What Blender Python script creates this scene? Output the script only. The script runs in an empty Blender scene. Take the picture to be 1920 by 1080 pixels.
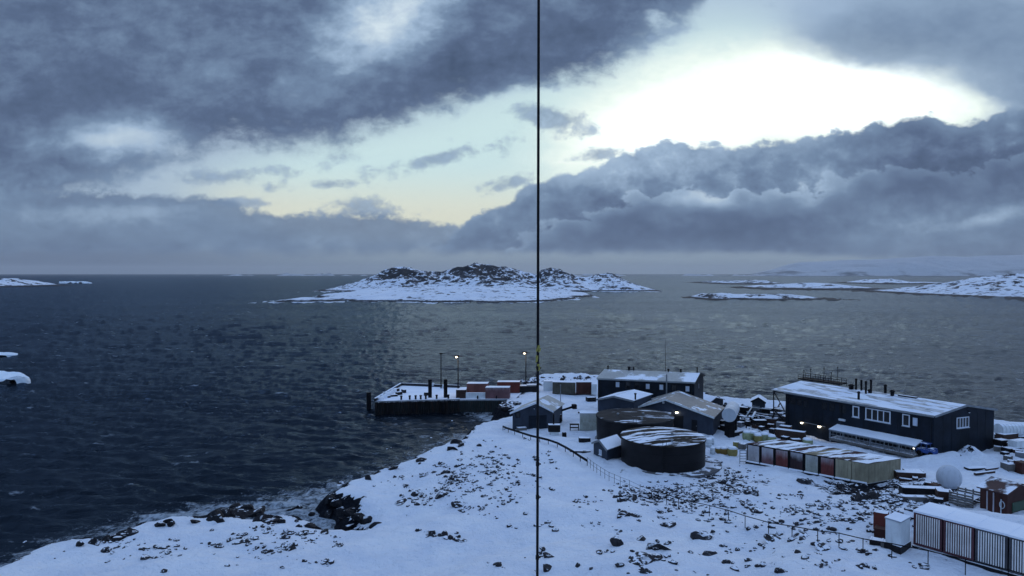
import bpy, math, random
import numpy as np
from mathutils import Vector
R = math.radians
rnd = random.Random(7)
S = bpy.context.scene
COL = S.collection

# ------------------------------------------------------------------ camera
CAM_H = 30.0
F = 1300.0                      # focal length in pixels of a 1920 px wide frame
PITCH = math.atan(27.0 / F)     # camera looks slightly down
cam = bpy.data.cameras.new('camera'); cam.sensor_width = 36.0; cam.lens = 36.0 * F / 1920.0
cam.clip_start = 0.1; cam.clip_end = 120000.0
camo = bpy.data.objects.new('camera', cam); COL.objects.link(camo)
camo.location = (0, 0, CAM_H); camo.rotation_euler = (math.pi / 2 - PITCH, 0, 0)
S.camera = camo
S.view_settings.view_transform = 'Standard'; S.view_settings.look = 'None'
S.view_settings.exposure = 0.0; S.view_settings.gamma = 1.0
S.cycles.max_bounces = 6; S.cycles.diffuse_bounces = 3; S.cycles.glossy_bounces = 3
S.cycles.volume_bounces = 0

# ------------------------------------------------------------------ node helper
class NT:
    def __init__(s, nt): s.nt = nt; nt.nodes.clear()
    def n(s, t, **kw):
        nd = s.nt.nodes.new(t)
        for k, v in kw.items(): setattr(nd, k, v)
        return nd
    def put(s, sock, v):
        if isinstance(v, bpy.types.NodeSocket): s.nt.links.new(v, sock)
        elif v is not None: sock.default_value = v
    def m(s, op, a, b=None, c=None, clamp=False):
        nd = s.n('ShaderNodeMath', operation=op, use_clamp=clamp)
        s.put(nd.inputs[0], a); s.put(nd.inputs[1], b); s.put(nd.inputs[2], c)
        return nd.outputs[0]
    def vm(s, op, a, b=None):
        nd = s.n('ShaderNodeVectorMath', operation=op); s.put(nd.inputs[0], a); s.put(nd.inputs[1], b)
        return nd.outputs[0]
    def sm(s, x, a, b, lo=0.0, hi=1.0, kind='SMOOTHSTEP'):
        nd = s.n('ShaderNodeMapRange', interpolation_type=kind)
        s.put(nd.inputs[0], x); s.put(nd.inputs[1], a); s.put(nd.inputs[2], b); s.put(nd.inputs[3], lo); s.put(nd.inputs[4], hi)
        return nd.outputs[0]
    def mix(s, f, a, b):
        nd = s.n('ShaderNodeMix', data_type='RGBA')
        s.put(nd.inputs[0], f); s.put(nd.inputs[6], c4(a)); s.put(nd.inputs[7], c4(b))
        return nd.outputs[2]
    def noise(s, vec, scale, detail=4, rough=.55, out=0, dist=0.0):
        nd = s.n('ShaderNodeTexNoise'); s.put(nd.inputs['Vector'], vec); nd.inputs['Scale'].default_value = scale
        nd.inputs['Detail'].default_value = detail; nd.inputs['Roughness'].default_value = rough; nd.inputs['Distortion'].default_value = dist
        return nd.outputs[out]
    def scale(s, vec, v, loc=(0, 0, 0), rot=(0, 0, 0), kind='POINT'):
        nd = s.n('ShaderNodeMapping', vector_type=kind); s.put(nd.inputs[0], vec)
        nd.inputs['Scale'].default_value = v; nd.inputs['Location'].default_value = loc; nd.inputs['Rotation'].default_value = rot
        return nd.outputs[0]
    def curve(s, x, pts, xm, ym0, ym1):      # pts in real units; x scaled to 0..xm, y between ym0 and ym1
        nd = s.n('ShaderNodeFloatCurve'); c = nd.mapping.curves[0]
        P_ = [(px / xm, (py - ym0) / (ym1 - ym0)) for px, py in pts]
        c.points[0].location = P_[0]; c.points[1].location = P_[-1]
        for p in P_[1:-1]: c.points.new(*p)
        for p in c.points: p.handle_type = 'AUTO_CLAMPED'
        nd.mapping.update()
        s.put(nd.inputs['Value'], s.m('DIVIDE', x, xm))
        return s.m('MULTIPLY_ADD', nd.outputs[0], ym1 - ym0, ym0)

def c4(c):
    if isinstance(c, (tuple, list)) and len(c) == 3: return (c[0], c[1], c[2], 1.0)
    return c

# ------------------------------------------------------------------ world: evening sky with broken cloud
SUN_AZ, SUN_EL = R(22.5), R(13.5)
W = bpy.data.worlds.new("World"); S.world = W; W.use_nodes = True
def make_sky():
    t = NT(W.node_tree)
    out = t.n('ShaderNodeOutputWorld'); bg = t.n('ShaderNodeBackground'); bg.inputs[1].default_value = 0.1
    t.nt.links.new(bg.outputs[0], out.inputs[0])
    nish = t.n('ShaderNodeTexSky'); nish.sky_type = 'NISHITA'; nish.sun_disc = False
    nish.sun_elevation = SUN_EL; nish.sun_rotation = SUN_AZ; nish.altitude = 30; nish.air_density = 1.0; nish.dust_density = 0.6; nish.ozone_density = 2.0
    d = t.n('ShaderNodeTexCoord').outputs['Generated']
    sp = t.n('ShaderNodeSeparateXYZ'); t.put(sp.inputs[0], d)
    X, Y, Z = sp.outputs
    Yc = t.m('MAXIMUM', Y, 0.15)
    U = t.m('MULTIPLY_ADD', t.m('DIVIDE', X, Yc), 13.0, 9.6)
    V = t.m('MULTIPLY_ADD', t.m('DIVIDE', Z, Yc), -13.0, 5.13)
    cb = t.n('ShaderNodeCombineXYZ'); t.put(cb.inputs[0], U); t.put(cb.inputs[1], V)
    P0 = cb.outputs[0]
    # noise fields on the sky directions
    wv = t.vm('SUBTRACT', t.noise(t.scale(P0, (1, 1.6, 1)), .9, 5, .6, out=1), (0.5, 0.5, 0.5))
    def warped(a):
        q = t.n('ShaderNodeVectorMath', operation='MULTIPLY_ADD'); t.put(q.inputs[0], wv); q.inputs[1].default_value = (a, a * .6, 0); t.put(q.inputs[2], P0)
        return q.outputs[0]
    PW = warped(0.9); PS = warped(0.45)
    n1 = t.noise(t.scale(PS, (1, 1.9, 1)), .55, 7, .56)
    n2 = t.noise(t.scale(PS, (1, 1.5, 1), loc=(7, 3, 0)), 1.9, 7, .60)
    n3 = t.noise(t.scale(P0, (1, 1.25, 1), loc=(3, 9, 0)), 4.2, 6, .62)
    vo = t.n('ShaderNodeTexVoronoi'); t.put(vo.inputs['Vector'], t.scale(PS, (1, 1.2, 1))); vo.inputs['Scale'].default_value = 2.2
    puff = vo.outputs['Distance']
    def blob(src, c, r, rot=0.0, a=1.0):
        q = t.scale(src, (r[0], r[1], 1), (c[0], c[1], 0), (0, 0, R(rot)), 'TEXTURE')
        g = t.n('ShaderNodeTexGradient', gradient_type='SPHERICAL'); t.put(g.inputs[0], q)
        return t.sm(g.outputs[1], 0, 1, 0, a)
    def total(src, L, base=0.0):
        acc = base
        for b in L: acc = t.m('ADD', blob(src, *b), acc)
        return acc
    def nn(x, k): return t.m('MULTIPLY', t.m('SUBTRACT', x, .5), k)
    def add(*a):
        acc = a[0]
        for b in a[1:]: acc = t.m('ADD', acc, b)
        return acc
    # --- open sky: glow round the hidden sun, pale yellow low band, blue far from it
    g1 = total(PS, [((14.6, 1.9), (6.0, 1.9), -4, 1.0), ((12.0, 2.6), (4.0, 1.2), -18, .6), ((16.5, 1.9), (3.8, 1.1), 8, .5)])
    g2 = total(P0, [((10.5, 2.8), (8.0, 2.6), -10, 1.0), ((6.0, 3.4), (5.0, 1.3), 0, .45), ((13.5, .6), (3.4, 1.8), 0, .42)])
    far = t.mix(t.sm(V, -1, 5), (.38, .50, .68), (.42, .54, .66))
    clear = t.mix(t.sm(g2, 0.05, .85), far, (.62, .81, .83))
    low = t.m('MULTIPLY', t.sm(V, 3.0, 4.2), t.sm(g2, .1, .5))
    clear = t.mix(low, clear, (.78, .80, .66))
    g1 = add(g1, t.m('MULTIPLY', t.sm(g1, .02, .5), add(nn(n1, .55), nn(n2, .40), nn(n3, .15))))
    clear = t.mix(t.sm(g1, .05, .62), clear, (.93, 1.04, .97))
    hot = t.sm(g1, .45, 1.5, 0, .8)
    hc = t.n('ShaderNodeCombineXYZ'); [t.put(hc.inputs[i], hot) for i in range(3)]
    clear = t.vm('ADD', clear, hc.outputs[0])
    # --- shades of cloud
    def shade(b):
        r = t.n('ShaderNodeValToRGB'); t.put(r.inputs[0], b); e = r.color_ramp.elements
        e[0].position = 0; e[0].color = (.062, .096, .172, 1); e[1].position = 1; e[1].color = (.66, .78, .86, 1)
        for p, c in ((.25, (.098, .146, .252)), (.5, (.172, .256, .392)), (.75, (.35, .48, .65))):
            q = e.new(p); q.color = c4(c)
        return r.outputs[0]
    # thin wisps in the open band
    wl = total(P0, [((8.2, 2.98), (1.1, .25), -12, .6), ((9.5, 3.45), (.9, .25), -14, .75), ((6.2, 3.46), (.7, .18), 0, .6), ((11.3, 2.9), (1.0, .25), -5, .7),
                    ((10.3, 2.2), (1.3, .42), 6, .9), ((5.2, 3.53), (.5, .2), 0, .5), ((6.8, 3.9), (1.6, .35), 3, .8), ((4.6, 3.8), (1.2, .2), 2, .7), ((10.8, 2.55), (.8, .2), -6, .4), ((7.2, 3.25), (1.6, .35), -8, .35), ((9.3, 2.75), (1.6, .3), -8, .4), ((5.0, 3.25), (2.0, .3), -4, .45), ((3.6, 3.35), (1.6, .3), -2, .5)])
    wm = t.sm(add(wl, nn(n2, 1.7), nn(n3, .9)), .18, .80)
    col = t.mix(t.m('MULTIPLY', wm, .85), clear, shade(add(.60, nn(n3, .5), nn(n2, .3))))
    # --- high veil, upper right
    vl = total(PW, [((18.6, .7), (5.5, 1.9), 14, 1.0), ((15.8, .75), (2.8, .9), 4, .5), ((19.5, 1.8), (2.0, 1.0), 30, .5)])
    vm_ = t.sm(add(vl, nn(n1, .5)), .12, .75)
    col = t.mix(t.m('MULTIPLY', vm_, .93), col, shade(add(.78, nn(n1, .35), nn(n2, .10), t.m('MULTIPLY', vl, -.24))))
    # --- grey deck over the left and the top
    e1 = t.curve(U, [(0, 4.3), (1.5, 4.0), (2.4, 3.6), (3.3, 3.22), (4.2, 3.06), (5, 3.0), (6, 2.95), (7, 2.84), (8, 2.45), (9, 2.32), (10, 2.10), (11, 1.75), (11.8, 1.35), (12.5, .95), (13.1, .45), (13.5, -.4), (15, -1.6), (19.2, -2)], 19.2, -3, 5)
    d1 = t.m('SUBTRACT', e1, V)
    gaps = total(PW, [((7.55, .1), (1.5, .75), -30, -1.7), ((6.9, 1.05), (1.2, .5), -35, -1.0), ((2.1, 2.58), (1.7, .5), 4, -.62), ((1.5, 2.72), (.9, .3), -6, -.35), ((5.7, 1.7), (.7, .3), 10, -.5),
                      ((9.6, 2.05), (1.6, .5), -14, -.55), ((8.0, 2.55), (1.6, .3), -8, -.35), ((12.2, .35), (.5, .3), 20, -.4)])
    m1 = t.sm(add(t.m('MULTIPLY', d1, .8), gaps, nn(n1, 1.0), nn(n2, .95), nn(n3, .35)), -.10, .55)
    m1 = t.m('MULTIPLY', m1, t.sm(V, -14, -3, .75, 1))
    b1 = total(PW, [((7.3, .4), (2.2, 1.3), -32, .66), ((5.6, 1.7), (1.2, .6), 0, .16), ((3.8, .9), (2.6, .9), 0, .07), ((2.2, 2.6), (2.2, .65), 0, .50), ((9.4, 2.1), (2.4, .7), -12, .22),
                    ((1.2, 1.9), (2.6, 1.1), 0, -.10), ((4.6, 2.55), (3.4, .8), -6, -.13), ((8.3, 1.45), (2.4, 1.1), -25, -.14), ((10.4, .95), (2.4, .9), -14, -.15), ((1.5, 3.3), (3, .5), 0, .10), ((12.4, .8), (1.4, 1.2), -30, .18)], .31)
    col = t.mix(m1, col, shade(add(b1, nn(n1, .56), nn(n2, .60), nn(n3, .20), t.m('MULTIPLY', t.m('SUBTRACT', 1.0, m1), .30))))
    # --- low bank on the left
    e3 = t.curve(U, [(0, 3.45), (1, 3.55), (2, 3.6), (3, 3.66), (4, 3.72), (5, 3.98), (5.8, 4.0), (6.6, 3.98), (7.4, 4.02), (8, 4.15), (9, 4.3), (11, 4.6), (19.2, 4.9)], 19.2, 0, 5)
    m3 = t.sm(add(t.m('SUBTRACT', V, e3), nn(n2, .5), nn(n3, .28)), -.06, .12)
    m3 = t.m('MULTIPLY', m3, t.sm(add(V, nn(n2, .35)), 4.86, 4.62))
    b3 = total(PW, [((2, 4.0), (3, .3), 0, .16), ((5.5, 4.35), (2.5, .4), 0, -.08), ((1, 4.55), (3, .4), 0, -.10), ((2.2, 3.75), (2.5, .25), 0, -.1), ((8, 4.45), (1.6, .4), 0, .05)], .47)
    hz = t.mix(t.sm(U, 1, 9), (.125, .172, .27), (.29, .375, .46))
    hz = t.mix(t.sm(V, 4.75, 5.1), hz, t.mix(t.sm(U, 1, 8), (.095, .135, .22), (.27, .36, .45)))
    col = t.mix(t.m('MULTIPLY', t.sm(V, 4.45, 4.75), .95), col, hz)
    col = t.mix(t.m('MULTIPLY', m3, .93), col, shade(add(b3, nn(n1, .32), nn(n2, .42), nn(n3, .16))))
    # --- cumulus bank on the right
    e2 = t.curve(U, [(0, 5), (8, 4.7), (8.6, 4.22), (9.0, 3.92), (9.6, 3.68), (10.1, 3.36), (10.6, 3.25), (11.2, 3.1), (11.6, 2.84), (12.2, 2.68), (12.9, 2.62), (13.6, 2.74), (14.4, 2.66), (15.2, 2.62), (15.8, 2.44), (16.6, 2.28), (17.2, 2.14), (17.8, 2.3), (18.4, 2.22), (18.8, 2.02), (19.2, 1.95)], 19.2, 0, 5)
    d2 = add(t.m('SUBTRACT', V, e2), nn(n2, .34), nn(n3, .26), t.m('MULTIPLY', t.m('SUBTRACT', .42, puff), .24))
    m2 = t.sm(d2, -.04, .09)
    m2 = t.m('MULTIPLY', m2, t.sm(add(V, nn(n2, .22), t.m('MULTIPLY', t.sm(U, 13, 18), -.12)), 4.80, 4.62))
    b2 = total(PS, [((12.1, 3.1), (3.2, .7), -4, .24), ((18.2, 3.1), (4.0, .85), -6, -.30), ((11.5, 4.2), (3.4, .75), -4, -.18), ((14.2, 4.35), (2.6, .6), 0, -.20), ((13.1, 3.75), (.95, .30), 0, .34), ((12.5, 4.1), (.7, .3), 0, .16), ((14.0, 3.45), (1.6, .35), 0, .0),
                    ((15.4, 3.4), (1.5, .6), -8, .12), ((17.3, 4.3), (3.2, .6), -4, .16), ((18.7, 4.05), (1.0, .25), -14, .26), ((9.5, 4.05), (1.4, .7), 0, .04), ((16.9, 2.45), (2.2, .4), -8, -.12)], .50)
    rim = t.sm(d2, .0, .34, .10, 0)
    billow = t.m('MULTIPLY', t.m('SUBTRACT', .40, puff), .20)
    col = t.mix(m2, col, shade(add(b2, rim, billow, nn(n1, .36), nn(n2, .56), nn(n3, .30))))
    dB = add(t.m('SUBTRACT', V, e2), nn(n2, .9), nn(n3, .38), t.m('MULTIPLY', t.m('SUBTRACT', .42, puff), .34), nn(n1, .7), -.85)
    mB = t.m('MULTIPLY', t.m('MULTIPLY', t.sm(dB, -.03, .10), m2), .85)
    col = t.mix(mB, col, shade(add(b2, t.sm(dB, 0, .55, .20, -.14), nn(n2, .40), nn(n3, .26))))
    # --- overhead and behind: broken cloud over the clear dusk-blue Nishita sky
    zen = t.vm('MULTIPLY', nish.outputs[0], (.105, .105, .105))
    zen = t.mix(.60, zen, (.47, .72, 1.25))
    up = t.sm(Z, .36, .62)
    back = t.sm(Y, .42, .12)
    hid = t.m('MAXIMUM', up, back)
    zlow = t.mix(t.sm(Z, .02, .35), (.12, .17, .26), zen)
    col = t.mix(hid, col, t.mix(t.m('MULTIPLY', t.sm(n1, .4, .7), .3), zlow, (.44, .61, .90)))
    ten = t.vm('SCALE', col); ten.node.inputs['Scale'].default_value = 10.0
    t.put(bg.inputs[0], ten)
make_sky()
W.cycles.sampling_method = 'MANUAL'; W.cycles.sample_map_resolution = 512

sl = bpy.data.lights.new('sun', 'SUN'); sl.energy = 0.5; sl.angle = R(64); sl.color = (1.0, .95, .88)
so = bpy.data.objects.new('sun', sl); COL.objects.link(so); so.location = (0, 0, 200)
_sd = Vector((math.sin(SUN_AZ) * math.cos(SUN_EL), math.cos(SUN_AZ) * math.cos(SUN_EL), math.sin(SUN_EL)))
so.rotation_euler = _sd.to_track_quat('Z', 'Y').to_euler()

# ------------------------------------------------------------------ pixel rays (pixels of the 1920 x 1080 photograph)
cp, sp_ = math.cos(PITCH), math.sin(PITCH)
def ray(px, py):
    u = (px - 960) / F; v = (540 - py) / F
    return np.array([u, cp + v * sp_, v * cp - sp_])
def P(px, py, z):
    d = ray(px, py); k = (z - CAM_H) / d[2]
    return np.array([d[0] * k, d[1] * k, z])
def PD(px, py, y):
    d = ray(px, py); k = y / d[1]
    return np.array([d[0] * k, y, CAM_H + d[2] * k])

# ------------------------------------------------------------------ materials
def mat(name, build):
    m = bpy.data.materials.new(name); m.use_nodes = True
    t = NT(m.node_tree); out = t.n('ShaderNodeOutputMaterial'); b = t.n('ShaderNodeBsdfPrincipled')
    t.nt.links.new(b.outputs[0], out.inputs[0]); build(t, b); return m
def bump(t, b, h, dist, strength=1.0):
    n = t.n('ShaderNodeBump'); n.inputs['Distance'].default_value = dist; n.inputs['Strength'].default_value = strength
    t.put(n.inputs['Height'], h); t.put(b.inputs['Normal'], n.outputs[0]); return n
SNOW = (.80, .84, .91)
def snowcol(t, pos, s=1.0):
    return t.mix(t.sm(t.noise(pos, .22 * s, 5, .6), .3, .7), (.74, .79, .88), (.86, .89, .94))
def pos_(t): return t.n('ShaderNodeNewGeometry').outputs['Position']
def nz_(t):
    s = t.n('ShaderNodeSeparateXYZ'); t.put(s.inputs[0], t.n('ShaderNodeNewGeometry').outputs['True Normal']); return s.outputs[2]
def paint(name, c, rough=.5, var=.25, metal=0.0, dust=0.0, ns=.6, streak=0.0, dscale=1.2, thr=.55, spec=.12):
    """painted or weathered surface; dust>0 lays snow on what faces up"""
    def f(t, b):
        p = pos_(t)
        a = t.mix(t.sm(t.noise(p, ns, 6, .65), .3, .75), [x * (1 - var) for x in c], [x * (1 + var) for x in c])
        v = t.noise(t.scale(p, (2.2, 2.2, .25)), 1.0, 4, .6)
        a = t.mix(t.m('MULTIPLY', t.sm(v, .5, .72), .35), a, [x * .45 for x in c])
        if streak:
            a = t.mix(t.m('MULTIPLY', t.sm(t.noise(t.scale(p, (1.4, 1.4, .3)), 1.3, 5, .65), .5, .68), streak), a, (.10, .045, .03))
        r = rough
        if dust:
            d = t.m('MULTIPLY', t.sm(nz_(t), thr, thr + .25), t.sm(t.noise(p, dscale, 5, .6), .60 - .45 * dust, .66 - .38 * dust))
            a = t.mix(d, a, snowcol(t, p)); r = t.m('MULTIPLY_ADD', d, .8 - rough, rough)
        t.put(b.inputs['Base Color'], a); t.put(b.inputs['Roughness'], r); b.inputs['Metallic'].default_value = metal
        b.inputs['Specular IOR Level'].default_value = spec
        bump(t, b, t.noise(p, 9, 4, .6), .02)
    return mat(name, f)
def streaky_roof(name, c, amount, ang):
    """roof sheet with wind-blown snow left in long streaks"""
    def f(t, b):
        p = pos_(t)
        q = t.scale(p, (6.0, .95, 3), rot=(0, 0, R(ang)), kind='TEXTURE')
        s = t.sm(t.noise(q, 1.0, 5, .6), .60 - .3 * amount, .64 - .3 * amount)
        a = t.mix(t.sm(t.noise(p, .8, 5, .6), .3, .7), [x * .7 for x in c], [x * 1.25 for x in c])
        s = t.m('MULTIPLY', s, t.sm(nz_(t), .3, .6))
        t.put(b.inputs['Base Color'], t.mix(s, a, snowcol(t, p))); b.inputs['Roughness'].default_value = .8
        b.inputs['Specular IOR Level'].default_value = .06
        bump(t, b, t.m('ADD', s, t.m('MULTIPLY', t.noise(p, 3, 5, .6), .4)), .06)
    return mat(name, f)
def frosted(name, c, frost, z0, z1):
    """steel doors with rime frozen onto their upper half"""
    def f(t, b):
        p = pos_(t); sp = t.n('ShaderNodeSeparateXYZ'); t.put(sp.inputs[0], p)
        a = t.mix(t.sm(t.noise(p, .8, 6, .65), .3, .75), [x * .75 for x in c], [x * 1.25 for x in c])
        k = t.m('ADD', sp.outputs[2], t.m('MULTIPLY', t.m('SUBTRACT', t.noise(t.scale(p, (1.5, 1.5, .5)), 1.2, 6, .65), .5), 1.8))
        a = t.mix(t.m('MULTIPLY', t.sm(k, z0, z1), frost), a, (.50, .50, .54))
        a = t.mix(t.m('MULTIPLY', t.sm(t.noise(t.scale(p, (3, 3, .5)), 1.4, 5, .65), .55, .7), .4), a, (.07, .035, .025))
        t.put(b.inputs['Base Color'], a); b.inputs['Roughness'].default_value = .5; b.inputs['Specular IOR Level'].default_value = .3
        bump(t, b, t.noise(p, 9, 4, .6), .02)
    return mat(name, f)
def glow(name, c, s):
    m = bpy.data.materials.new(name); m.use_nodes = True; t = NT(m.node_tree)
    out = t.n('ShaderNodeOutputMaterial'); e = t.n('ShaderNodeEmission'); e.inputs[0].default_value = c4(c); e.inputs[1].default_value = s
    t.nt.links.new(e.outputs[0], out.inputs[0]); return m
def f_snow(t, b):
    p = pos_(t); t.put(b.inputs['Base Color'], snowcol(t, p)); b.inputs['Roughness'].default_value = .75; b.inputs['Specular IOR Level'].default_value = .2
    bump(t, b, t.noise(p, 1.4, 6, .6), .12)
M = {}
M['snow'] = mat('snow', f_snow)
def f_rock(t, b):
    p = pos_(t)
    a = t.mix(t.sm(t.noise(p, 1.8, 6, .65), .3, .7), (.010, .010, .014), (.036, .035, .040))
    s = t.m('MULTIPLY', t.sm(nz_(t), .62, .88), t.sm(t.noise(p, 1.9, 5, .6), .46, .53))
    t.put(b.inputs['Base Color'], t.mix(s, a, snowcol(t, p))); b.inputs['Roughness'].default_value = .8; b.inputs['Specular IOR Level'].default_value = .25
    bump(t, b, t.noise(p, 4, 6, .65), .12)
M['rock'] = mat('rock', f_rock)
def f_wetrock(t, b):
    p = pos_(t)
    a = t.mix(t.sm(t.noise(p, 1.8, 6, .65), .3, .7), (.007, .008, .012), (.024, .025, .030))
    s = t.m('MULTIPLY', t.sm(nz_(t), .80, .95), t.sm(t.noise(p, 1.1, 5, .6), .54, .60))
    t.put(b.inputs['Base Color'], t.mix(s, a, snowcol(t, p))); b.inputs['Roughness'].default_value = .6; b.inputs['Specular IOR Level'].default_value = .08
    bump(t, b, t.noise(p, 3, 6, .7), .25)
M['wetrock'] = mat('wet_rock', f_wetrock)
def f_terrain(t, b):
    p = pos_(t); at = t.n('ShaderNodeAttribute', attribute_name='rock').outputs['Fac']
    fine = t.noise(p, .9, 7, .68); big = t.noise(p, .18, 4, .55)
    k = t.m('ADD', at, t.m('ADD', t.m('MULTIPLY', t.m('SUBTRACT', fine, .5), 1.6), t.m('MULTIPLY', t.m('SUBTRACT', big, .5), .5)))
    k = t.m('ADD', k, t.m('MULTIPLY', t.sm(nz_(t), .90, .66), .6))
    rk = t.sm(k, .50, .58)
    rc = t.mix(t.sm(t.noise(p, 1.5, 6, .65), .3, .7), (.006, .008, .014), (.022, .026, .036))
    t.put(b.inputs['Base Color'], t.mix(rk, snowcol(t, p), rc)); b.inputs['Roughness'].default_value = .85; b.inputs['Specular IOR Level'].default_value = .04
    h = t.m('ADD', t.noise(p, .7, 7, .6), t.m('MULTIPLY', t.noise(p, 3.2, 5, .6), .22))
    h = t.m('ADD', h, t.m('MULTIPLY', rk, t.noise(p, 2.5, 6, .7)))
    bump(t, b, h, .85)
M['terrain'] = mat('snow_ground', f_terrain)
def isl(name, k, band=2.6, icy=1.0):
    def f(t, b):
        p = pos_(t); s = t.n('ShaderNodeSeparateXYZ'); t.put(s.inputs[0], p); z = s.outputs[2]
        nz = nz_(t)
        n = t.noise(p, .085 * k, 7, .68); nb = t.noise(t.scale(p, (1, 1, 2.5)), .014 * k, 5, .6)
        v = t.m('ADD', t.m('MULTIPLY', t.m('SUBTRACT', 1.0, nz), 2.6), t.m('MULTIPLY', t.m('SUBTRACT', n, .5), 4.2))
        v = t.m('ADD', v, t.m('MULTIPLY', t.m('SUBTRACT', nb, .5), 1.2))
        v = t.m('ADD', v, t.n('ShaderNodeAttribute', attribute_name='rock').outputs['Fac'])
        rk = t.sm(v, .50, .78)
        zz = t.m('ADD', z, t.m('MULTIPLY', t.m('SUBTRACT', n, .5), 3.0))
        rk = t.m('MAXIMUM', rk, t.sm(zz, band, band * .7))
        ice = t.m('MULTIPLY', t.sm(zz, .75, .45, 0, icy), t.sm(nb, .4, .5))
        rc = t.mix(t.sm(n, .3, .7), (.014, .015, .02), (.05, .05, .056))
        a = t.mix(rk, snowcol(t, p, .1), rc); a = t.mix(ice, a, (.72, .76, .82))
        t.put(b.inputs['Base Color'], a); b.inputs['Roughness'].default_value = .8; b.inputs['Specular IOR Level'].default_value = .2
        bump(t, b, t.noise(p, .05 * k, 7, .65), 7.0 / k)
    return mat(name, f)
M['island'] = isl('island_rock_and_snow', 1.0); M['lowisland'] = isl('low_island_rock_and_snow', .7, 2.0, 0.0); M['farisland'] = isl('far_island_rock_and_snow', .5, 3.6, 0.0)
def f_mount(t, b):
    p = pos_(t); n = t.noise(t.scale(p, (1, 1, 3)), .0022, 7, .62)
    s = t.n('ShaderNodeSeparateXYZ'); t.put(s.inputs[0], p)
    rk = t.m('MULTIPLY', t.sm(n, .47, .62), t.sm(s.outputs[2], 190, 10, 0.08, .9))
    t.put(b.inputs['Base Color'], t.mix(rk, (.50, .51, .53), (.11, .11, .12))); b.inputs['Roughness'].default_value = .9
    bump(t, b, t.noise(p, .004, 7, .6), 60)
M['mountain'] = mat('ice_cap', f_mount)
def f_sea(t, b):
    p = pos_(t); foam = t.n('ShaderNodeAttribute', attribute_name='foam').outputs['Fac']
    q = t.scale(p, (.50, 1.0, 1), rot=(0, 0, R(5)))
    w1 = t.noise(q, .17, 5, .62, dist=.5); w2 = t.noise(q, .75, 4, .62, dist=.3)
    gust = t.noise(t.scale(p, (.22, 1.0, 1)), .011, 4, .6)
    k = t.sm(gust, .3, .7, .65, 1.3)
    w0 = t.noise(t.scale(p, (.42, 1.0, 1), rot=(0, 0, R(-4)), loc=(40, 9, 0)), .065, 4, .6, dist=.6)
    h = t.m('ADD', t.m('MULTIPLY', w0, .5), t.m('ADD', t.m('MULTIPLY', w1, .5), t.m('MULTIPLY', w2, .30)))
    bn = t.n('ShaderNodeBump'); bn.inputs['Distance'].default_value = SEA_BUMP; t.put(bn.inputs['Height'], t.m('MULTIPLY', h, k))
    fr = t.n('ShaderNodeFresnel'); fr.inputs['IOR'].default_value = 1.33; t.put(fr.inputs['Normal'], bn.outputs[0])
    gl = t.n('ShaderNodeBsdfGlossy'); gl.inputs['Roughness'].default_value = .17; t.put(gl.inputs['Normal'], bn.outputs[0]); gl.inputs['Color'].default_value = (.62, .79, 1, 1)
    df = t.n('ShaderNodeBsdfDiffuse'); df.inputs['Color'].default_value = (.004, .007, .011, 1)
    fac = t.m('MULTIPLY_ADD', t.m('MINIMUM', t.sm(fr.outputs[0], .03, 1.0, 0, 1, 'LINEAR'), .56), SEA_REFL, .012)
    mx = t.n('ShaderNodeMixShader'); t.put(mx.inputs[0], fac); t.nt.links.new(df.outputs[0], mx.inputs[1]); t.nt.links.new(gl.outputs[0], mx.inputs[2])
    fn = t.noise(p, .55, 7, .7, dist=.8); fb = t.noise(p, 2.4, 5, .7)
    fm = t.sm(t.m('ADD', foam, t.m('ADD', t.m('MULTIPLY', t.m('SUBTRACT', fn, .5), 1.7), t.m('MULTIPLY', t.m('SUBTRACT', fb, .5), .8))), .42, .95)
    fm = t.m('MULTIPLY', fm, t.sm(foam, .02, .2, 0, .7))
    glint = t.m('MULTIPLY', t.sm(t.noise(t.scale(p, (.6, 1.0, 1)), .24, 5, .7), .62, .72), .42)  # pale specks painted into the water colour as glints on the crests
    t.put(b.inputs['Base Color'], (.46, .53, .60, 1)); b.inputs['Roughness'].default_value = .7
    m2 = t.n('ShaderNodeMixShader'); t.put(m2.inputs[0], t.m('MAXIMUM', fm, glint)); t.nt.links.new(mx.outputs[0], m2.inputs[1]); t.nt.links.new(b.outputs[0], m2.inputs[2])
    out = [n for n in t.nt.nodes if n.type == 'OUTPUT_MATERIAL'][0]; t.nt.links.new(m2.outputs[0], out.inputs[0])
SEA_BUMP, SEA_REFL = 1.0, .42
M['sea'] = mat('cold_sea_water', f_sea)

NAVY = (.010, .015, .024)
M['navy'] = paint('navy_siding', NAVY, .55, .45, ns=.35)
M['navy2'] = paint('slate_blue_siding', (.036, .046, .066), .55, .2)
M['navytrim'] = paint('dark_trim', (.012, .014, .018), .5, .2)
M['tank'] = paint('black_tank_steel', (.011, .011, .013), .45, .3, ns=.35)
M['tankroof'] = streaky_roof('tank_roof_streaked', (.030, .026, .022), .36, 14)
M['tankroof2'] = streaky_roof('tank_roof_bare', (.036, .035, .036), .06, 0)
M['roofgwr'] = streaky_roof('metal_roof_in_snow', (.50, .49, .48), .52, -60)
M['roofsnow'] = paint('roof_under_snow', (.30, .33, .37), .6, .15, dust=1.15, thr=.3)
M['roofgrey'] = paint('bare_grey_roof', (.31, .28, .245), .6, .10, dust=.08, thr=.3, dscale=.5)
M['roofblue'] = paint('blue_grey_roof', (.40, .40, .38), .6, .10, dust=.13, thr=.3, dscale=.2)
M['roofspeck'] = paint('speckled_snow_roof', (.15, .17, .2), .6, .15, dust=.92, thr=.3, dscale=1.5)
M['rust'] = paint('rust_brown_steel', (.055, .022, .018), .6, .3, dust=0)
M['rustroof'] = paint('rust_roof', (.060, .032, .032), .6, .3, dust=.30, thr=.3, dscale=.35)
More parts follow.
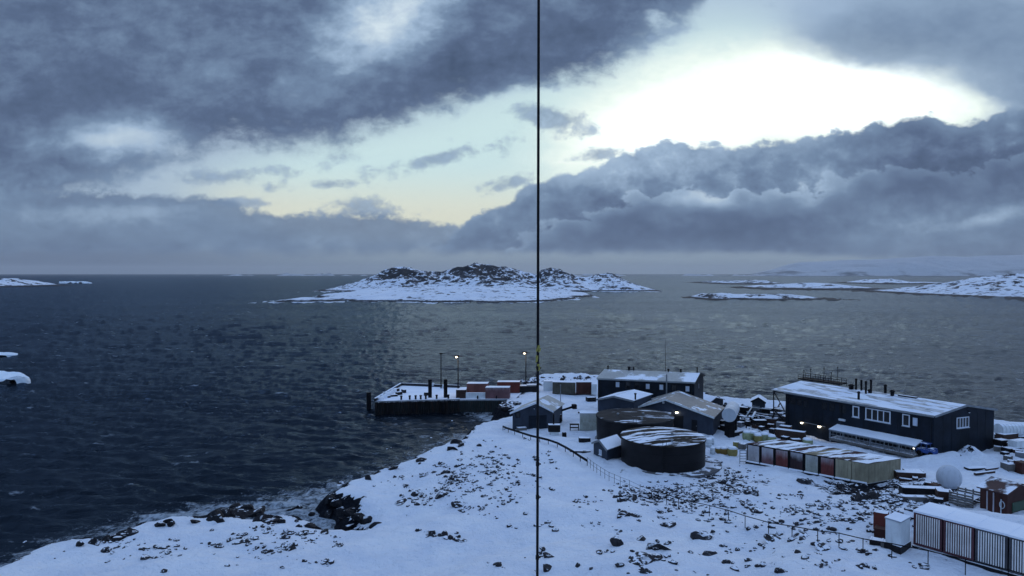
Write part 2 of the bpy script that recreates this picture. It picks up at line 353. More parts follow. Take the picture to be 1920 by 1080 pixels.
M['black'] = paint('black_steel', (.010, .010, .012), .75, .3, spec=.08)
M['blackdust'] = paint('black_steel_snow', (.012, .012, .014), .5, .3, dust=.75)
M['brown'] = paint('brown_timber', (.050, .030, .025), .7, .3, dust=.8)
M['timber'] = paint('grey_timber', (.13, .125, .12), .8, .3, dust=.55)
M['white'] = paint('white_paint', (.62, .66, .68), .5, .12, dust=.6)
M['whiteclean'] = paint('dull_white', (.52, .56, .60), .5, .12)
M['trimwhite'] = paint('white_trim', (.62, .66, .72), .5, .1)
M['steel'] = paint('galvanised_steel', (.22, .24, .26), .45, .2, metal=.3)
M['greypipe'] = paint('grey_pipe', (.16, .17, .19), .5, .25, dust=.6)
M['concrete'] = paint('concrete', (.30, .31, .32), .8, .2, dust=.25)
M['pierwall'] = paint('sheet_piling', (.012, .014, .016), .6, .35, dust=.3, streak=.3)
M['pierwall2'] = paint('green_stained_piling', (.026, .034, .036), .6, .3, streak=.25)
M['yellowbag'] = paint('yellow_fabric', (.26, .22, .08), .8, .3, dust=.75)
M['greenbag'] = paint('green_yellow_fabric', (.25, .28, .16), .8, .3, dust=.85)
M['brass'] = paint('ochre_plastic', (.20, .13, .04), .7, .3, dust=.5)
M['blue'] = paint('blue_paint', (.035, .075, .24), .45, .2, dust=.3)
M['radome'] = paint('radome_shell', (.50, .54, .60), .6, .06)
M['cable'] = paint('black_cable', (.008, .008, .010), .5, .2)
M['yellow'] = paint('yellow_tape', (.30, .27, .07), .7, .2)
M['redbrown'] = paint('faded_red_container', (.20, .085, .075), .6, .25, dust=1.0, streak=.3)
M['darkred'] = paint('dark_red_container', (.13, .035, .028), .6, .25, dust=.7, streak=.3)
M['olive'] = paint('olive_container', (.075, .070, .055), .6, .3, dust=.9)
M['panedark'] = paint('dark_glass', (.006, .008, .012), .15, .1, spec=.5)
M['panelight'] = paint('pale_pane', (.50, .56, .66), .4, .1)  # pale pane colour; on the laboratory it paints in lit windows
M['lamp'] = glow('lamp_lit', (1.0, .88, .66), 12)
M['lampdim'] = glow('lamp_dim', (.95, .93, .88), 3)
M['lamppier'] = glow('lamp_pier', (1.0, .80, .55), 9)

# ------------------------------------------------------------------ mesh builder
ORIG = {}
class MB:
    def __init__(s): s.v = []; s.f = []
    def poly(s, pts, faces):
        o = len(s.v); s.v += [tuple(float(c) for c in p) for p in pts]; s.f += [tuple(i + o for i in f) for f in faces]; return s
    def box8(s, p):
        return s.poly(p, [(0, 3, 2, 1), (4, 5, 6, 7), (0, 1, 5, 4), (1, 2, 6, 5), (2, 3, 7, 6), (3, 0, 4, 7)])
    def obox(s, c, ex, ey, ez):
        c, ex, ey, ez = map(np.array, (c, ex, ey, ez)); c = c.astype(float)
        return s.box8([c - ex - ey - ez, c + ex - ey - ez, c + ex + ey - ez, c - ex + ey - ez, c - ex - ey + ez, c + ex - ey + ez, c + ex + ey + ez, c - ex + ey + ez])
    def box(s, c, sz, a=0.0):
        ca, sa = math.cos(a), math.sin(a)
        return s.obox(c, (ca * sz[0] / 2, sa * sz[0] / 2, 0), (-sa * sz[1] / 2, ca * sz[1] / 2, 0), (0, 0, sz[2] / 2))
    def cyl(s, p0, p1, r0, r1=None, n=12, cap=True):
        r1 = r0 if r1 is None else r1
        p0, p1 = Vector(p0), Vector(p1); d = (p1 - p0).normalized()
        a = d.orthogonal().normalized(); b = d.cross(a)
        o = len(s.v)
        for p, r in ((p0, r0), (p1, r1)):
            for i in range(n):
                th = 2 * math.pi * i / n; s.v.append(tuple(p + a * (r * math.cos(th)) + b * (r * math.sin(th))))
        for i in range(n):
            j = (i + 1) % n; s.f.append((o + i, o + j, o + n + j, o + n + i))
        if cap: s.f.append(tuple(o + n - 1 - i for i in range(n))); s.f.append(tuple(o + n + i for i in range(n)))
        return s
    def lathe(s, c, prof, n=24):
        o = len(s.v); k = len(prof)
        for i in range(n):
            th = 2 * math.pi * i / n
            for r, z in prof: s.v.append((c[0] + r * math.cos(th), c[1] + r * math.sin(th), c[2] + z))
        for i in range(n):
            j = (i + 1) % n
            for q in range(k - 1): s.f.append((o + i * k + q, o + j * k + q, o + j * k + q + 1, o + i * k + q + 1))
        return s
    def sphere(s, c, r, n=12, m=8, sq=(1, 1, 1)):
        o = len(s.v)
        for i in range(m + 1):
            ph = math.pi * i / m
            for j in range(n):
                th = 2 * math.pi * j / n
                s.v.append((c[0] + r * sq[0] * math.sin(ph) * math.cos(th), c[1] + r * sq[1] * math.sin(ph) * math.sin(th), c[2] + r * sq[2] * math.cos(ph)))
        for i in range(m):
            for j in range(n):
                k = (j + 1) % n; s.f.append((o + i * n + j, o + (i + 1) * n + j, o + (i + 1) * n + k, o + i * n + k))
        return s
    def build(s, name, material, parent=None, smooth=False, bevel=0.0):
        org = ORIG.get(parent.name, np.zeros(3)) if parent else np.zeros(3)
        v = np.array(s.v) - org
        me = bpy.data.meshes.new(name); me.from_pydata([tuple(q) for q in v], [], s.f); me.update()
        me.materials.append(material)
        if smooth:
            for p in me.polygons: p.use_smooth = True
        o = bpy.data.objects.new(name, me); COL.objects.link(o)
        if parent: o.parent = parent; ORIG[o.name] = org
        if bevel:
            bm = o.modifiers.new('bevel', 'BEVEL'); bm.width = bevel; bm.segments = 2
        return o
def tag(o, label, cat, group=None, kind=None):
    if label: o['label'] = label
    if cat: o['category'] = cat
    if group: o['group'] = group
    if kind: o['kind'] = kind
    return o
def thing(name, label, cat, loc, group=None):
    o = bpy.data.objects.new(name, None); COL.objects.link(o); o.empty_display_size = .3
    o.location = tuple(float(c) for c in loc); ORIG[o.name] = np.array([float(c) for c in loc]); return tag(o, label, cat, group)
def grid_mesh(name, Xg, Yg, Zg, attrs=None, material=None, smooth=True):
    ny, nx = Zg.shape; me = bpy.data.meshes.new(name)
    co = np.stack([Xg, Yg, Zg], -1).reshape(-1, 3).astype(np.float32)
    i = np.arange(nx - 1)[None, :] + nx * np.arange(ny - 1)[:, None]
    q = np.stack([i, i + 1, i + nx + 1, i + nx], -1).reshape(-1, 4).astype(np.int32)
    me.vertices.add(len(co)); me.vertices.foreach_set('co', co.ravel())
    me.loops.add(q.size); me.loops.foreach_set('vertex_index', q.ravel())
    me.polygons.add(len(q)); me.polygons.foreach_set('loop_start', np.arange(0, q.size, 4, dtype=np.int32))
    me.polygons.foreach_set('use_smooth', np.full(len(q), smooth))
    for k, a in (attrs or {}).items():
        at = me.attributes.new(k, 'FLOAT', 'POINT'); at.data.foreach_set('value', a.ravel().astype(np.float32))
    me.update(calc_edges=True); me.validate()
    me.materials.append(material)
    o = bpy.data.objects.new(name, me); COL.objects.link(o); return o

# ------------------------------------------------------------------ noise in numpy
_T = np.random.RandomState(3).rand(256, 256)
def vnoise(x, y):
    xi = np.floor(x).astype(int); yi = np.floor(y).astype(int); fx = x - xi; fy = y - yi
    fx = fx * fx * fx * (fx * (fx * 6 - 15) + 10); fy = fy * fy * fy * (fy * (fy * 6 - 15) + 10)
    g = lambda a, b: _T[a & 255, b & 255]
    return (g(xi, yi) * (1 - fx) + g(xi + 1, yi) * fx) * (1 - fy) + (g(xi, yi + 1) * (1 - fx) + g(xi + 1, yi + 1) * fx) * fy
def fbm(x, y, o=5, g=.5, ridge=False):
    s = 0; a = 1; t = 0
    for k in range(o):
        n = vnoise(x * 2 ** k + 17.3 * k, y * 2 ** k + 5.1 * k)
        if ridge: n = 1 - abs(2 * n - 1)
        s = s + a * n; t += a; a *= g
    return s / t

# ------------------------------------------------------------------ terrain
COAST_PX = [(-150, 1135), (0, 1074), (60, 1042), (130, 1029), (165, 1016), (205, 1022), (255, 999), (330, 983), (400, 981), (480, 985), (540, 976), (575, 984),
            (602, 998), (650, 1003), (678, 1002), (690, 996), (691, 986), (670, 964), (642, 945), (624, 936), (628, 924), (650, 908), (672, 900), (720, 886), (770, 873), (797, 860),
            (832, 846), (858, 839), (866, 822), (900, 806), (940, 797), (955, 793), (950, 781), (935, 768), (940, 762), (962, 755), (968, 748), (962, 742), (980, 724), (1000, 712), (1040, 708), (1100, 708),
            (1130, 712), (1300, 740), (1340, 750), (1400, 757), (1450, 761), (1600, 774), (1800, 790), (1865, 799), (1920, 808), (2100, 832)]
COAST = [P(a, b, 1.4)[:2] for a, b in COAST_PX] + [np.array(q, float) for q in ((260, 90), (260, -80), (-150, -80), (-120, 40))]
COAST = np.array(COAST)
def sdist(x, y):
    sh = x.shape; x = x.ravel(); y = y.ravel(); d = np.full(x.shape, 1e9); ins = np.zeros(x.shape, bool)
    n = len(COAST)
    for i in range(n):
        a = COAST[i]; b = COAST[(i + 1) % n]; e = b - a
        t = np.clip(((x - a[0]) * e[0] + (y - a[1]) * e[1]) / (e @ e), 0, 1)
        d = np.minimum(d, np.hypot(x - a[0] - t * e[0], y - a[1] - t * e[1]))
        c = (a[1] > y) != (b[1] > y)
        xx = e[0] * (y - a[1]) / (e[1] if abs(e[1]) > 1e-9 else 1e-9) + a[0]
        ins ^= c & (x < xx)
    return np.where(ins, d, -d).reshape(sh)
CTRL_PX = [(1250, 895, 3.6), (1170, 905, 3.7), (1500, 905, 3.7), (1640, 912, 4.0), (1800, 875, 3.7), (1900, 845, 3.4), (1400, 805, 3.6), (1330, 835, 3.6), (1060, 765, 3.1), (1100, 845, 3.5), (1000, 735, 2.9), (1100, 737, 2.9),
           (985, 795, 3.0), (1060, 810, 3.3), (1450, 775, 3.0), (1700, 800, 3.0), (1340, 760, 3.0), (1270, 803, 3.9), (1335, 805, 3.9), (1440, 850, 3.6), (1750, 860, 3.7), (1600, 850, 2.7), (1720, 860, 2.8), (1560, 838, 2.5), (1480, 815, 2.8), (1500, 860, 3.4),
           (1000, 850, 4.4), (900, 830, 3.6), (850, 900, 4.0), (930, 880, 4.6), (1000, 950, 5.3), (1100, 930, 4.9), (1200, 965, 5.2), (1250, 930, 4.2), (1400, 965, 4.7), (1400, 1015, 6.0), (1550, 940, 4.3), (1600, 975, 5.3), (1640, 1030, 7.2),
           (1750, 947, 9.7), (1800, 960, 9.6), (1850, 978, 9.4), (1900, 990, 9.2), (1725, 935, 6.4), (1790, 930, 6.4), (1840, 945, 7.4), (1720, 1030, 7.7), (1760, 1050, 7.5), (1830, 1068, 7.4), (1690, 1036, 7.5), (1900, 1088, 7.5), (1780, 1075, 7.9),  (1880, 920, 5.4), (1000, 1080, 6.9), (1300, 1080, 7.6), (1600, 1080, 8.8), (700, 930, 2.6), (660, 925, 1.8), (650, 935, 1.6), (690, 950, 1.9), (720, 970, 2.4), (700, 1045, 4.3), (820, 1000, 4.9), (500, 1040, 3.7),
           (500, 1080, 4.8), (250, 1040, 3.1), (250, 1080, 4.3), (80, 1075, 2.9), (380, 1000, 2.9), (560, 1000, 2.8)]
CTRL = [tuple(P(a, b, z)) for a, b, z in CTRL_PX] + [(x, y, z) for x, y, z in ((0, 40, 9.5), (25, 42, 10.5), (-25, 42, 7.5), (0, 22, 15), (0, 0, 24), (0, -30, 26), (50, 20, 14), (-50, 20, 10), (50, 45, 9.6), (80, 60, 8), (100, 100, 4), (-60, 40, 5), (0, 10, 20))]
CTRL = np.array(CTRL)
BUMPS = [(1815, 853, 1.5, 1.2), (1790, 858, .7, 1.6), (1760, 862, .7, 3.0), (1835, 858, .9, 1.6), (1420, 838, .8, 2.2), (1900, 842, 1.0, 2.5)]
BUMPS = [(*P(a, b, 3.7)[:2], h, r) for a, b, h, r in BUMPS]
def ground(x, y):
    x = np.asarray(x, float); y = np.asarray(y, float)
    num = 0; den = 0
    rr = 2.4 + .038 * np.abs(y)
    for cx, cy, cz in CTRL:
        d2 = ((x - cx) ** 2 + (y - cy) ** 2) / (rr * rr); w = 1.0 / (1 + d2) ** 2.2
        num = num + w * cz; den = den + w
    h = num / den
    h = h + (fbm(x / 9, y / 9, 4) - .5) * 1.3 + (fbm(x / 2.6 + 40, y / 2.6, 4, .55, True) - .6) * .62
    for bx, by, bh, br in BUMPS: h = h + bh * np.exp(-((x - bx) ** 2 + (y - by) ** 2) / (br * br))
    s = sdist(x, y) + (fbm(x / 5 + 9, y / 5 + 3, 4) - .5) * 3.0
    edge = 1.4 + np.minimum(s, .8) + np.maximum(s - .8, 0) * .30 + (fbm(x / 2.2, y / 2.2 + 50, 4, .6, True) - .5) * 1.5 * np.exp(-(s / 3.0) ** 2)
    k = np.clip((s + .5) / 5.0, 0, 1); k = k * k * (3 - 2 * k)
    return np.where(s < -3.5, np.maximum(-3.0, 1.4 + s * 1.0), edge * (1 - k) + h * k)
def gz(x, y): return float(ground(np.array([x]), np.array([y]))[0])
def Gmany(pix):
    """where the rays through these pixels first meet the ground or the water"""
    D = np.array([ray(a, b) for a, b in pix]); out = []
    dist = 42 * (1.0055 ** np.arange(380))
    for d in D:
        p = d[None, :] * (dist / d[1])[:, None]; z = CAM_H + p[:, 2]
        i = (p[:, 0] - xs[0]) / .6; j = (p[:, 1] - ys[0]) / .6
        ok = (i > 0) & (j > 0) & (i < len(xs) - 2) & (j < len(ys) - 2)
        ii = np.clip(i, 0, len(xs) - 2).astype(int); jj = np.clip(j, 0, len(ys) - 2).astype(int); fi = np.clip(i - ii, 0, 1); fj = np.clip(j - jj, 0, 1)
        g_ = (Zg[jj, ii] * (1 - fi) + Zg[jj, ii + 1] * fi) * (1 - fj) + (Zg[jj + 1, ii] * (1 - fi) + Zg[jj + 1, ii + 1] * fi) * fj
        g_ = np.where(ok, np.maximum(g_, -.1), -.1); df = z - g_; n = int(np.argmax(df < 0))
        if n == 0: n = len(dist) - 1
        t = df[n - 1] / max(df[n - 1] - df[n], 1e-6); q = p[n - 1] + (p[n] - p[n - 1]) * t
        out.append((q[0], q[1], CAM_H + q[2]))
    return np.array(out)
def G(px, py): return Gmany([(px, py)])[0]

xs = np.arange(-112, 190, .6); ys = np.arange(-30, 262, .6)
Xg, Yg = np.meshgrid(xs, ys); Zg = ground(Xg, Yg)
SD = sdist(Xg, Yg) + (fbm(Xg / 5 + 9, Yg / 5 + 3, 4) - .5) * 3.0
RUB_PX = [(1160, 885, 3, .30), (1370, 900, 6, .20), (1330, 912, 6, .20), (1640, 935, 8, .25), (1700, 920, 6, .30), (1590, 925, 5, .35), (1240, 925, 6, .20), (1190, 940, 4, .32), (1300, 945, 5, .32), (880, 850, 6, .20), (1440, 785, 9, .5), (1400, 775, 9, .5), (1350, 765, 8, .4),
          (705, 985, 5, -1.0), (722, 975, 4, -.8), (1050, 712, 9, .45), (985, 715, 6, .4), (940, 765, 4, .4), (1900, 850, 6, .3), (1700, 945, 5, .4), (820, 1003, 2.5, .34), (1400, 832, 8, .15), (1335, 820, 5, .15), (1060, 790, 10, .09), (1570, 855, 6, .13), (1850, 885, 8, .12), (1700, 900, 8, .12), (1460, 900, 10, .10), (960, 880, 8, .12), (1000, 900, 8, .12)]
rock = 1.25 * np.exp(-((SD + .2) / 1.8) ** 2) * (.18 + 1.35 * fbm(Xg / 4.5, Yg / 4.5 + 20, 3)) + np.where(SD < -.9, .50, 0) - .02
for a, b, r_, k_ in RUB_PX:
    q = P(a, b, 3.8); rock = rock + k_ * np.exp(-(((Xg - q[0]) ** 2 + (Yg - q[1]) ** 2) / r_ ** 2))
q = P(712, 978, 1.2); rock = rock - 1.1 * np.exp(-(((Xg - q[0]) ** 2 + (Yg - q[1]) ** 2) / 3.6 ** 2))
q = P(668, 925, 1.8); rock = rock - .8 * np.exp(-(((Xg - q[0]) ** 2 + (Yg - q[1]) ** 2) / 3.5 ** 2))
tag(grid_mesh('snow_ground', Xg, Yg, Zg, {'rock': rock}, M['terrain']), None, None, kind='structure')

# ------------------------------------------------------------------ sea
FAR = 40000.0
def make_sea():
    """one sheet of water to the horizon; the wind waves are real relief, with finer faces nearer the shore"""
    az = np.concatenate([np.arange(-180, -42, 6.0), np.arange(-42, 42, .085), np.arange(42, 180.1, 6.0)])
    d = [45.0]
    while d[-1] < 1600: d.append(d[-1] + max(.16, d[-1] ** 2 / 20790 * .85))
    while d[-1] < FAR: d.append(d[-1] * 1.14)
    D, A = np.meshgrid(np.array(d), np.radians(az), indexing='ij'); X = D * np.sin(A); Y = D * np.cos(A)
    rs = np.random.RandomState(5); Z = np.zeros_like(X); q = D < 2500
    n = int(q[:, 0].sum()); x, y = X[:n], Y[:n]; h = np.zeros_like(x)
    gust = .55 + .9 * fbm(x / 150 + 3, y / 60 + 8, 4)
    wx = x + 6 * fbm(x / 14, y / 14, 2); wy = y + 6 * fbm(x / 17 + 9, y / 11, 2)
    for i in range(76):
        L = .9 * (7.0 ** rs.rand()); th = R(8) + rs.normal(0, .38); k = 2 * math.pi / L
        ph = k * (wx * math.sin(th) + wy * math.cos(th)) + rs.rand() * 6.28
        h += WAVE * L * (1 - 2 * np.abs(np.sin(ph / 2)) ** 1.3)
    h2 = np.zeros_like(x); fx = x + 14 * fbm(x / 40, y / 60, 2); fy = y + 20 * fbm(x / 50 + 9, y / 70, 2)
    for i in range(40):
        L = 4.5 * (4.5 ** rs.rand()); th = R(4) + rs.normal(0, .34); k = 2 * math.pi / L
        h2 += .0100 * L * (1 - 2 * np.abs(np.sin((k * (fx * math.sin(th) + fy * math.cos(th)) + rs.rand() * 6.28) / 2)) ** 1.3)
    h = h - h.mean() + (h2 - h2.mean()) * np.clip((D[:n] - 150) / 350, .06, 1)
    Z[:n] = (h - h.mean()) * gust * np.clip(2.4 - D[:n] / 900, .0, 1)
    m = int((np.array(d) < 300).sum()); foam = np.zeros_like(X); x, y = X[:m], Y[:m]; sd = np.clip(-sdist(x, y), 0, None)
    fo = np.where(y < 130, 1.0 * np.exp(-sd / 8.0), .5 * np.exp(-sd / 2.5)) * (sd < 60)
    for a, b, r_, k_ in ((640, 985, 7, .8), (560, 965, 6, .6), (430, 965, 7, .5), (700, 993, 6, .7), (300, 985, 6, .3), (900, 770, 8, .45), (930, 785, 6, .5)):
        c = P(a, b, 0); fo += k_ * np.exp(-(((x - c[0]) ** 2 + (y - c[1]) ** 2) / r_ ** 2))
    foam[:m] = np.clip(fo, 0, .72); Z[:m] *= np.clip(.35 + sd / 25, 0, 1)
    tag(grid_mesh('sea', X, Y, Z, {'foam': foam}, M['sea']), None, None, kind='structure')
WAVE = .0095
make_sea()

# ------------------------------------------------------------------ islands and far land
def interp(pts, x): a = np.array(pts, float); return np.interp(x, a[:, 0], a[:, 1])
def island(name, yf, yb, ridge_y, prof, res, rough=1.0, shelf=None, rk=0.0, seed=0.0, nz=.014, m=None):
    """prof: (px, py of skyline) at distance ridge_y; land between depths yf and yb"""
    pr = np.array(prof, float); wx = (pr[:, 0] - 960) / F * ridge_y
    wz = np.array([PD(a, b, ridge_y)[2] for a, b in prof]); wz[0] = wz[-1] = -1.0
    pad = 12 * res
    lo = min(wx[0], shelf[0]) if shelf else wx[0]; hi = max(wx[-1], shelf[1]) if shelf else wx[-1]
    y0 = min(yf, shelf[2]) if shelf else yf
    X, Y = np.meshgrid(np.arange(lo - pad, hi + pad, res), np.arange(y0 - pad, yb + pad, res))
    s = nz
    Xw = X + (fbm(X * s + seed, Y * s, 4) - .5) * 60 * rough * (res / 4); Yw = Y + (fbm(X * s + 31 + seed, Y * s + 7, 4) - .5) * 90 * rough * (res / 4)
    h = np.interp(X, wx, wz, left=-3, right=-3)
    t = np.where(Yw < ridge_y, (ridge_y - Yw) / (ridge_y - yf), (Yw - ridge_y) / (yb - ridge_y)); t = np.clip(t, 0, 1.5)
    c = np.clip(1 - t ** 1.5, -.4, 1)
    rg = fbm(X * s * 1.6 + seed, Y * s * 1.6 + 3, 6, .55, True)
    Z = np.where(h > 0, h * c * (1 + rough * .75 * (rg - .62) * np.clip(t * 3 + .35, 0, 1)), h)
    Z = np.where(c < 0, np.minimum(Z, c * 6), Z)
    if shelf:
        a, b, f0, b0, hz_ = shelf
        ex = (Xw - (a + b) / 2) / ((b - a) / 2); ey = np.where(Yw < (f0 + b0) / 2, (Yw - (f0 + b0) / 2) / ((b0 - f0) / 2), 0)
        e = 1 - (np.abs(ex) ** 2.2 + np.abs(ey) ** 2.6)
        Z = np.maximum(Z, np.where(e > 0, hz_ * np.clip(e, 0, 1) ** .5 * (.55 + .9 * fbm(X * s * 2.2, Y * s * 2.2 + 9, 5, .55, True) * .9), e * 6))
    Z = np.maximum(Z, -2)
    o = grid_mesh(name, X, Y, Z, {'rock': np.full(X.shape, rk) + (np.where(Y > 1130, .34, .15) if shelf else .16) + .08 * np.clip((Z - 12) / 22, 0, 1.2)}, M['island' if shelf or ridge_y < 790 else 'lowisland' if ridge_y < 1200 else 'farisland'])
    return tag(o, None, None, kind='structure')
shelf = ((556 - 960) / F * 800, (1128 - 960) / F * 800, 712, 1180, 7.5)
island('rocky_island', 1150, 1640, 1340, [(612, 543), (640, 538), (690, 521), (720, 511), (745, 504), (770, 504), (800, 512), (830, 512), (855, 504), (875, 499), (890, 497), (905, 499), (925, 501), (945, 502), (965, 507), (990, 513), (1008, 516), (1016, 508), (1035, 505), (1052, 508), (1070, 517), (1092, 521), (1120, 516), (1145, 514), (1165, 524), (1185, 532), (1214, 541)], 3.2, 1.0, shelf, .02)
island('low_island', 1280, 1560, 1400, [(1390, 545), (1420, 536), (1470, 533), (1510, 530), (1560, 532), (1600, 536), (1650, 544)], 5, .8, None, .14, 3)
island('low_island', 1900, 2400, 2100, [(1325, 534), (1345, 527), (1380, 526), (1400, 528), (1420, 525), (1450, 531), (1475, 534)], 6, .8, None, .30, 5)
island('low_island', 780, 900, 830, [(1296, 562), (1325, 551), (1360, 550), (1400, 552), (1450, 551), (1495, 553), (1540, 559), (1580, 560), (1612, 563)], 2.5, 1.0, None, .22, 8, .03)
island('low_island', 1950, 2300, 2100, [(1600, 535), (1640, 524), (1660, 523), (1690, 529), (1720, 528), (1770, 535)], 6, .8, None, .16, 11)
island('low_island', 790, 1250, 1000, [(1702, 557), (1745, 549), (1790, 539), (1835, 530), (1860, 525), (1885, 522), (1920, 518), (1980, 511), (2060, 514), (2150, 552)], 3.5, .8, None, .14, 14)
island('low_island', 722, 800, 752, [(470, 568), (520, 564), (560, 558), (610, 559), (650, 564), (700, 568)], 2.0, .8, None, -.1, 23, .03)
island('low_island', 1450, 1800, 1600, [(-200, 538), (-80, 526), (0, 522), (20, 523), (40, 531), (64, 539)], 5, .8, None, .1, 17)
def ice_cap():
    prof = [(1395, 519), (1425, 511), (1450, 505), (1475, 497), (1500, 492), (1540, 490), (1600, 488), (1650, 486), (1700, 483), (1750, 480), (1800, 482), (1850, 480), (1920, 477), (2000, 474), (2150, 472), (2400, 480)]
    D = 9000.0; wx = np.array([(a - 960) / F * D for a, b in prof]); wz = np.array([PD(a, b, D + 1500)[2] for a, b in prof]); wz[0] = -5
    X, Y = np.meshgrid(np.arange(wx[0] - 300, wx[-1], 45), np.arange(D - 300, D + 3000, 60))
    h = np.interp(X * D / Y, wx, wz, left=-5)
    t = np.clip((Y - D + (fbm(X / 500, Y / 500, 4) - .5) * 500) / 1500, -.2, 1); c = np.where(t < 0, t, np.sin(np.clip(t, 0, 1) * math.pi / 2) ** .8)
    Z = np.maximum(h * c + (fbm(X / 420, Y / 420, 5) - .5) * 26 * np.clip(t * 2, 0, 1), -4)
    tag(grid_mesh('mountain', X, Y, Z, None, M['mountain']), None, None, kind='structure')
ice_cap()
def far_skerries():
    X, Y = np.meshgrid(np.arange(-4200, 3600, 22), np.arange(9000, 9600, 60))
    n = fbm(X / 260, Y / 400 + 3, 5, .6); Z = np.where((n > .55) & (np.abs(Y - 9300) < 250), (n - .55) * 140, -2.0)
    tag(grid_mesh('far_islands', X, Y, Z, {'rock': np.full(X.shape, -.5)}, M['mountain']), None, None, kind='structure')
far_skerries()
def f_ice(t, b):
    p = pos_(t); t.put(b.inputs['Base Color'], t.mix(t.sm(t.noise(p, .5, 5, .6), .3, .7), (.74, .84, .92), (.86, .91, .96))); b.inputs['Roughness'].default_value = .5
    bump(t, b, t.noise(p, .7, 6, .6), .4)
M['ice'] = mat('glacier_ice', f_ice)
def floe(name, label, px0, px1, pyw, h, dep, seed):
    a = P(px0, pyw, 0); b = P(px1, pyw, 0); n = 34
    X, Y = np.meshgrid(np.linspace(a[0] - 2, b[0] + 2, 60), np.linspace(a[1], a[1] + dep, n))
    u = (X - (a[0] + b[0]) / 2) / ((b[0] - a[0]) / 2); X = X * Y / a[1]; v = (Y - a[1] - dep / 2) / (dep / 2)
    e = 1 - (np.abs(u) ** 3 + np.abs(v) ** 3) + (fbm(X / 5 + seed, Y / 5, 4) - .35) * .55
    Z = np.clip(e * 6, -1, 1) * h * (.35 + 1.1 * fbm(X / 6 + seed, Y / 6, 4)) * np.where(u > .55, np.clip(1.6 - u, .2, 1), 1)
    Z = np.where(e < 0, -2.0, Z)
    tag(grid_mesh(name, X, Y, Z, None, M['ice'], False), label, 'ice floe')
floe('iceberg', 'pale blue flat-topped iceberg on the dark water at the left edge', -60, 58, 722, 2.3, 9, 1)
floe('ice_floe', 'thin streak of floating ice above the flat-topped iceberg at the left edge', -50, 34, 667, .35, 9, 4)
floe('ice_floe', 'long low white floe far out on the water near the left horizon', 112, 172, 531.5, 5, 60, 7)

# ------------------------------------------------------------------ the wire in front of the camera
top = PD(1010.5, -700, 4.0); bot = PD(1005.5, 1500, 4.0)
w = thing('wire', 'long black vertical wire crossing the whole view from sky to snow', 'wire', (bot[0], bot[1], gz(bot[0], bot[1])))
c = MB(); c.cyl((bot[0] - .003, bot[1], gz(bot[0], bot[1]) - .3), (top[0] + .012, top[1], CAM_H + 9), .0080, n=10); c.build('strand', M['cable'], w, True)
def onwire(py): return PD(1010.0 - 2.5 * py / 1080, py, 4.0)
for py in (870, 932, 1045, 690):
    q = onwire(py); k = MB(); k.cyl((q[0], q[1], q[2] - .012), (q[0], q[1], q[2] + .012), .0105, n=8); k.box((q[0] + .012, q[1], q[2]), (.014, .006, .008)); k.build('clip', M['cable'], w)
for py, dx in ((653, .006), (672, -.004), (688, .004)):
    q = onwire(py); k = MB(); k.cyl((q[0] - .004, q[1], q[2] - .018), (q[0] + dx, q[1] - .004, q[2] + .018), .0078, n=8)
    k.obox((q[0] + dx * 1.6, q[1] - .008, q[2] - .010), (.006, 0, .003), (0, .001, 0), (.002, 0, .011)); k.build('yellow_tape', M['yellow'], w)

# ------------------------------------------------------------------ building helpers
def nrm(v): v = np.array(v, float); return v / np.linalg.norm(v)
UP = np.array([0, 0, 1.0])
class Wall:
    """vertical wall plane from A to B (world xy), outward normal towards the camera"""
    def __init__(s, A, B):
        s.A = np.array([A[0], A[1], 0.0]); s.B = np.array([B[0], B[1], 0.0]); s.a = nrm(s.B - s.A); s.n = np.array([s.a[1], -s.a[0], 0.0])
        if s.n @ (-s.A) < 0: s.n = -s.n
        s.L = np.linalg.norm(s.B - s.A)
    def hit(s, px, py):
        d = ray(px, py); o = np.array([0, 0, CAM_H]); k = ((s.A - o) @ s.n) / (d @ s.n); q = o + d * k
        return float((q - s.A) @ s.a), float(q[2])
    def pt(s, u, z, out=0.0): return s.A + s.a * u + s.n * out + UP * z
def panel(mb, W_, u, z, w_, h_, out0, out1):
    c = W_.pt(u, z, (out0 + out1) / 2); mb.obox(c, W_.a * w_ / 2, W_.n * abs(out1 - out0) / 2, UP * h_ / 2)
def window(root, W_, px, py, w_, h_, fm, pm, n=1, fw=.12, label=None):
    u, z = W_.hit(px, py); f = MB()
    for s_ in (-1, 1): panel(f, W_, u, z + s_ * (h_ / 2 + fw / 2), w_ + 2 * fw, fw, -.02, .06)
    for i in range(n + 1): panel(f, W_, u - w_ / 2 - fw / 2 * (i == 0) + fw / 2 * (i == n) + w_ * i / n, z, fw if 0 < i < n else fw, h_, -.02, .06)
    o = f.build('window', fm, root)
    if label: o['label'] = label
    if fm is M['trimwhite']: q_ = MB(); panel(q_, W_, u, z - h_ / 2 - fw - .05, w_ + 3 * fw, .10, -.02, .16); q_.build('sill', M['roofsnow'], o)
    p = MB(); panel(p, W_, u, z, w_ - .004, h_ - .004, -.05, .022); p.build('pane', pm, o)
    return o
def door(root, W_, px, py_base, w_, h_, m_, z0=None):
    u, z = W_.hit(px, py_base); z = z if z0 is None else z0; d = MB(); panel(d, W_, u, z + h_ / 2, w_, h_, -.02, .05); o = d.build('door', m_, root)
    k = MB(); panel(k, W_, u + w_ * .38, z + h_ * .48, .12, .12, .05, .12); k.build('handle', M['steel'], o); return o
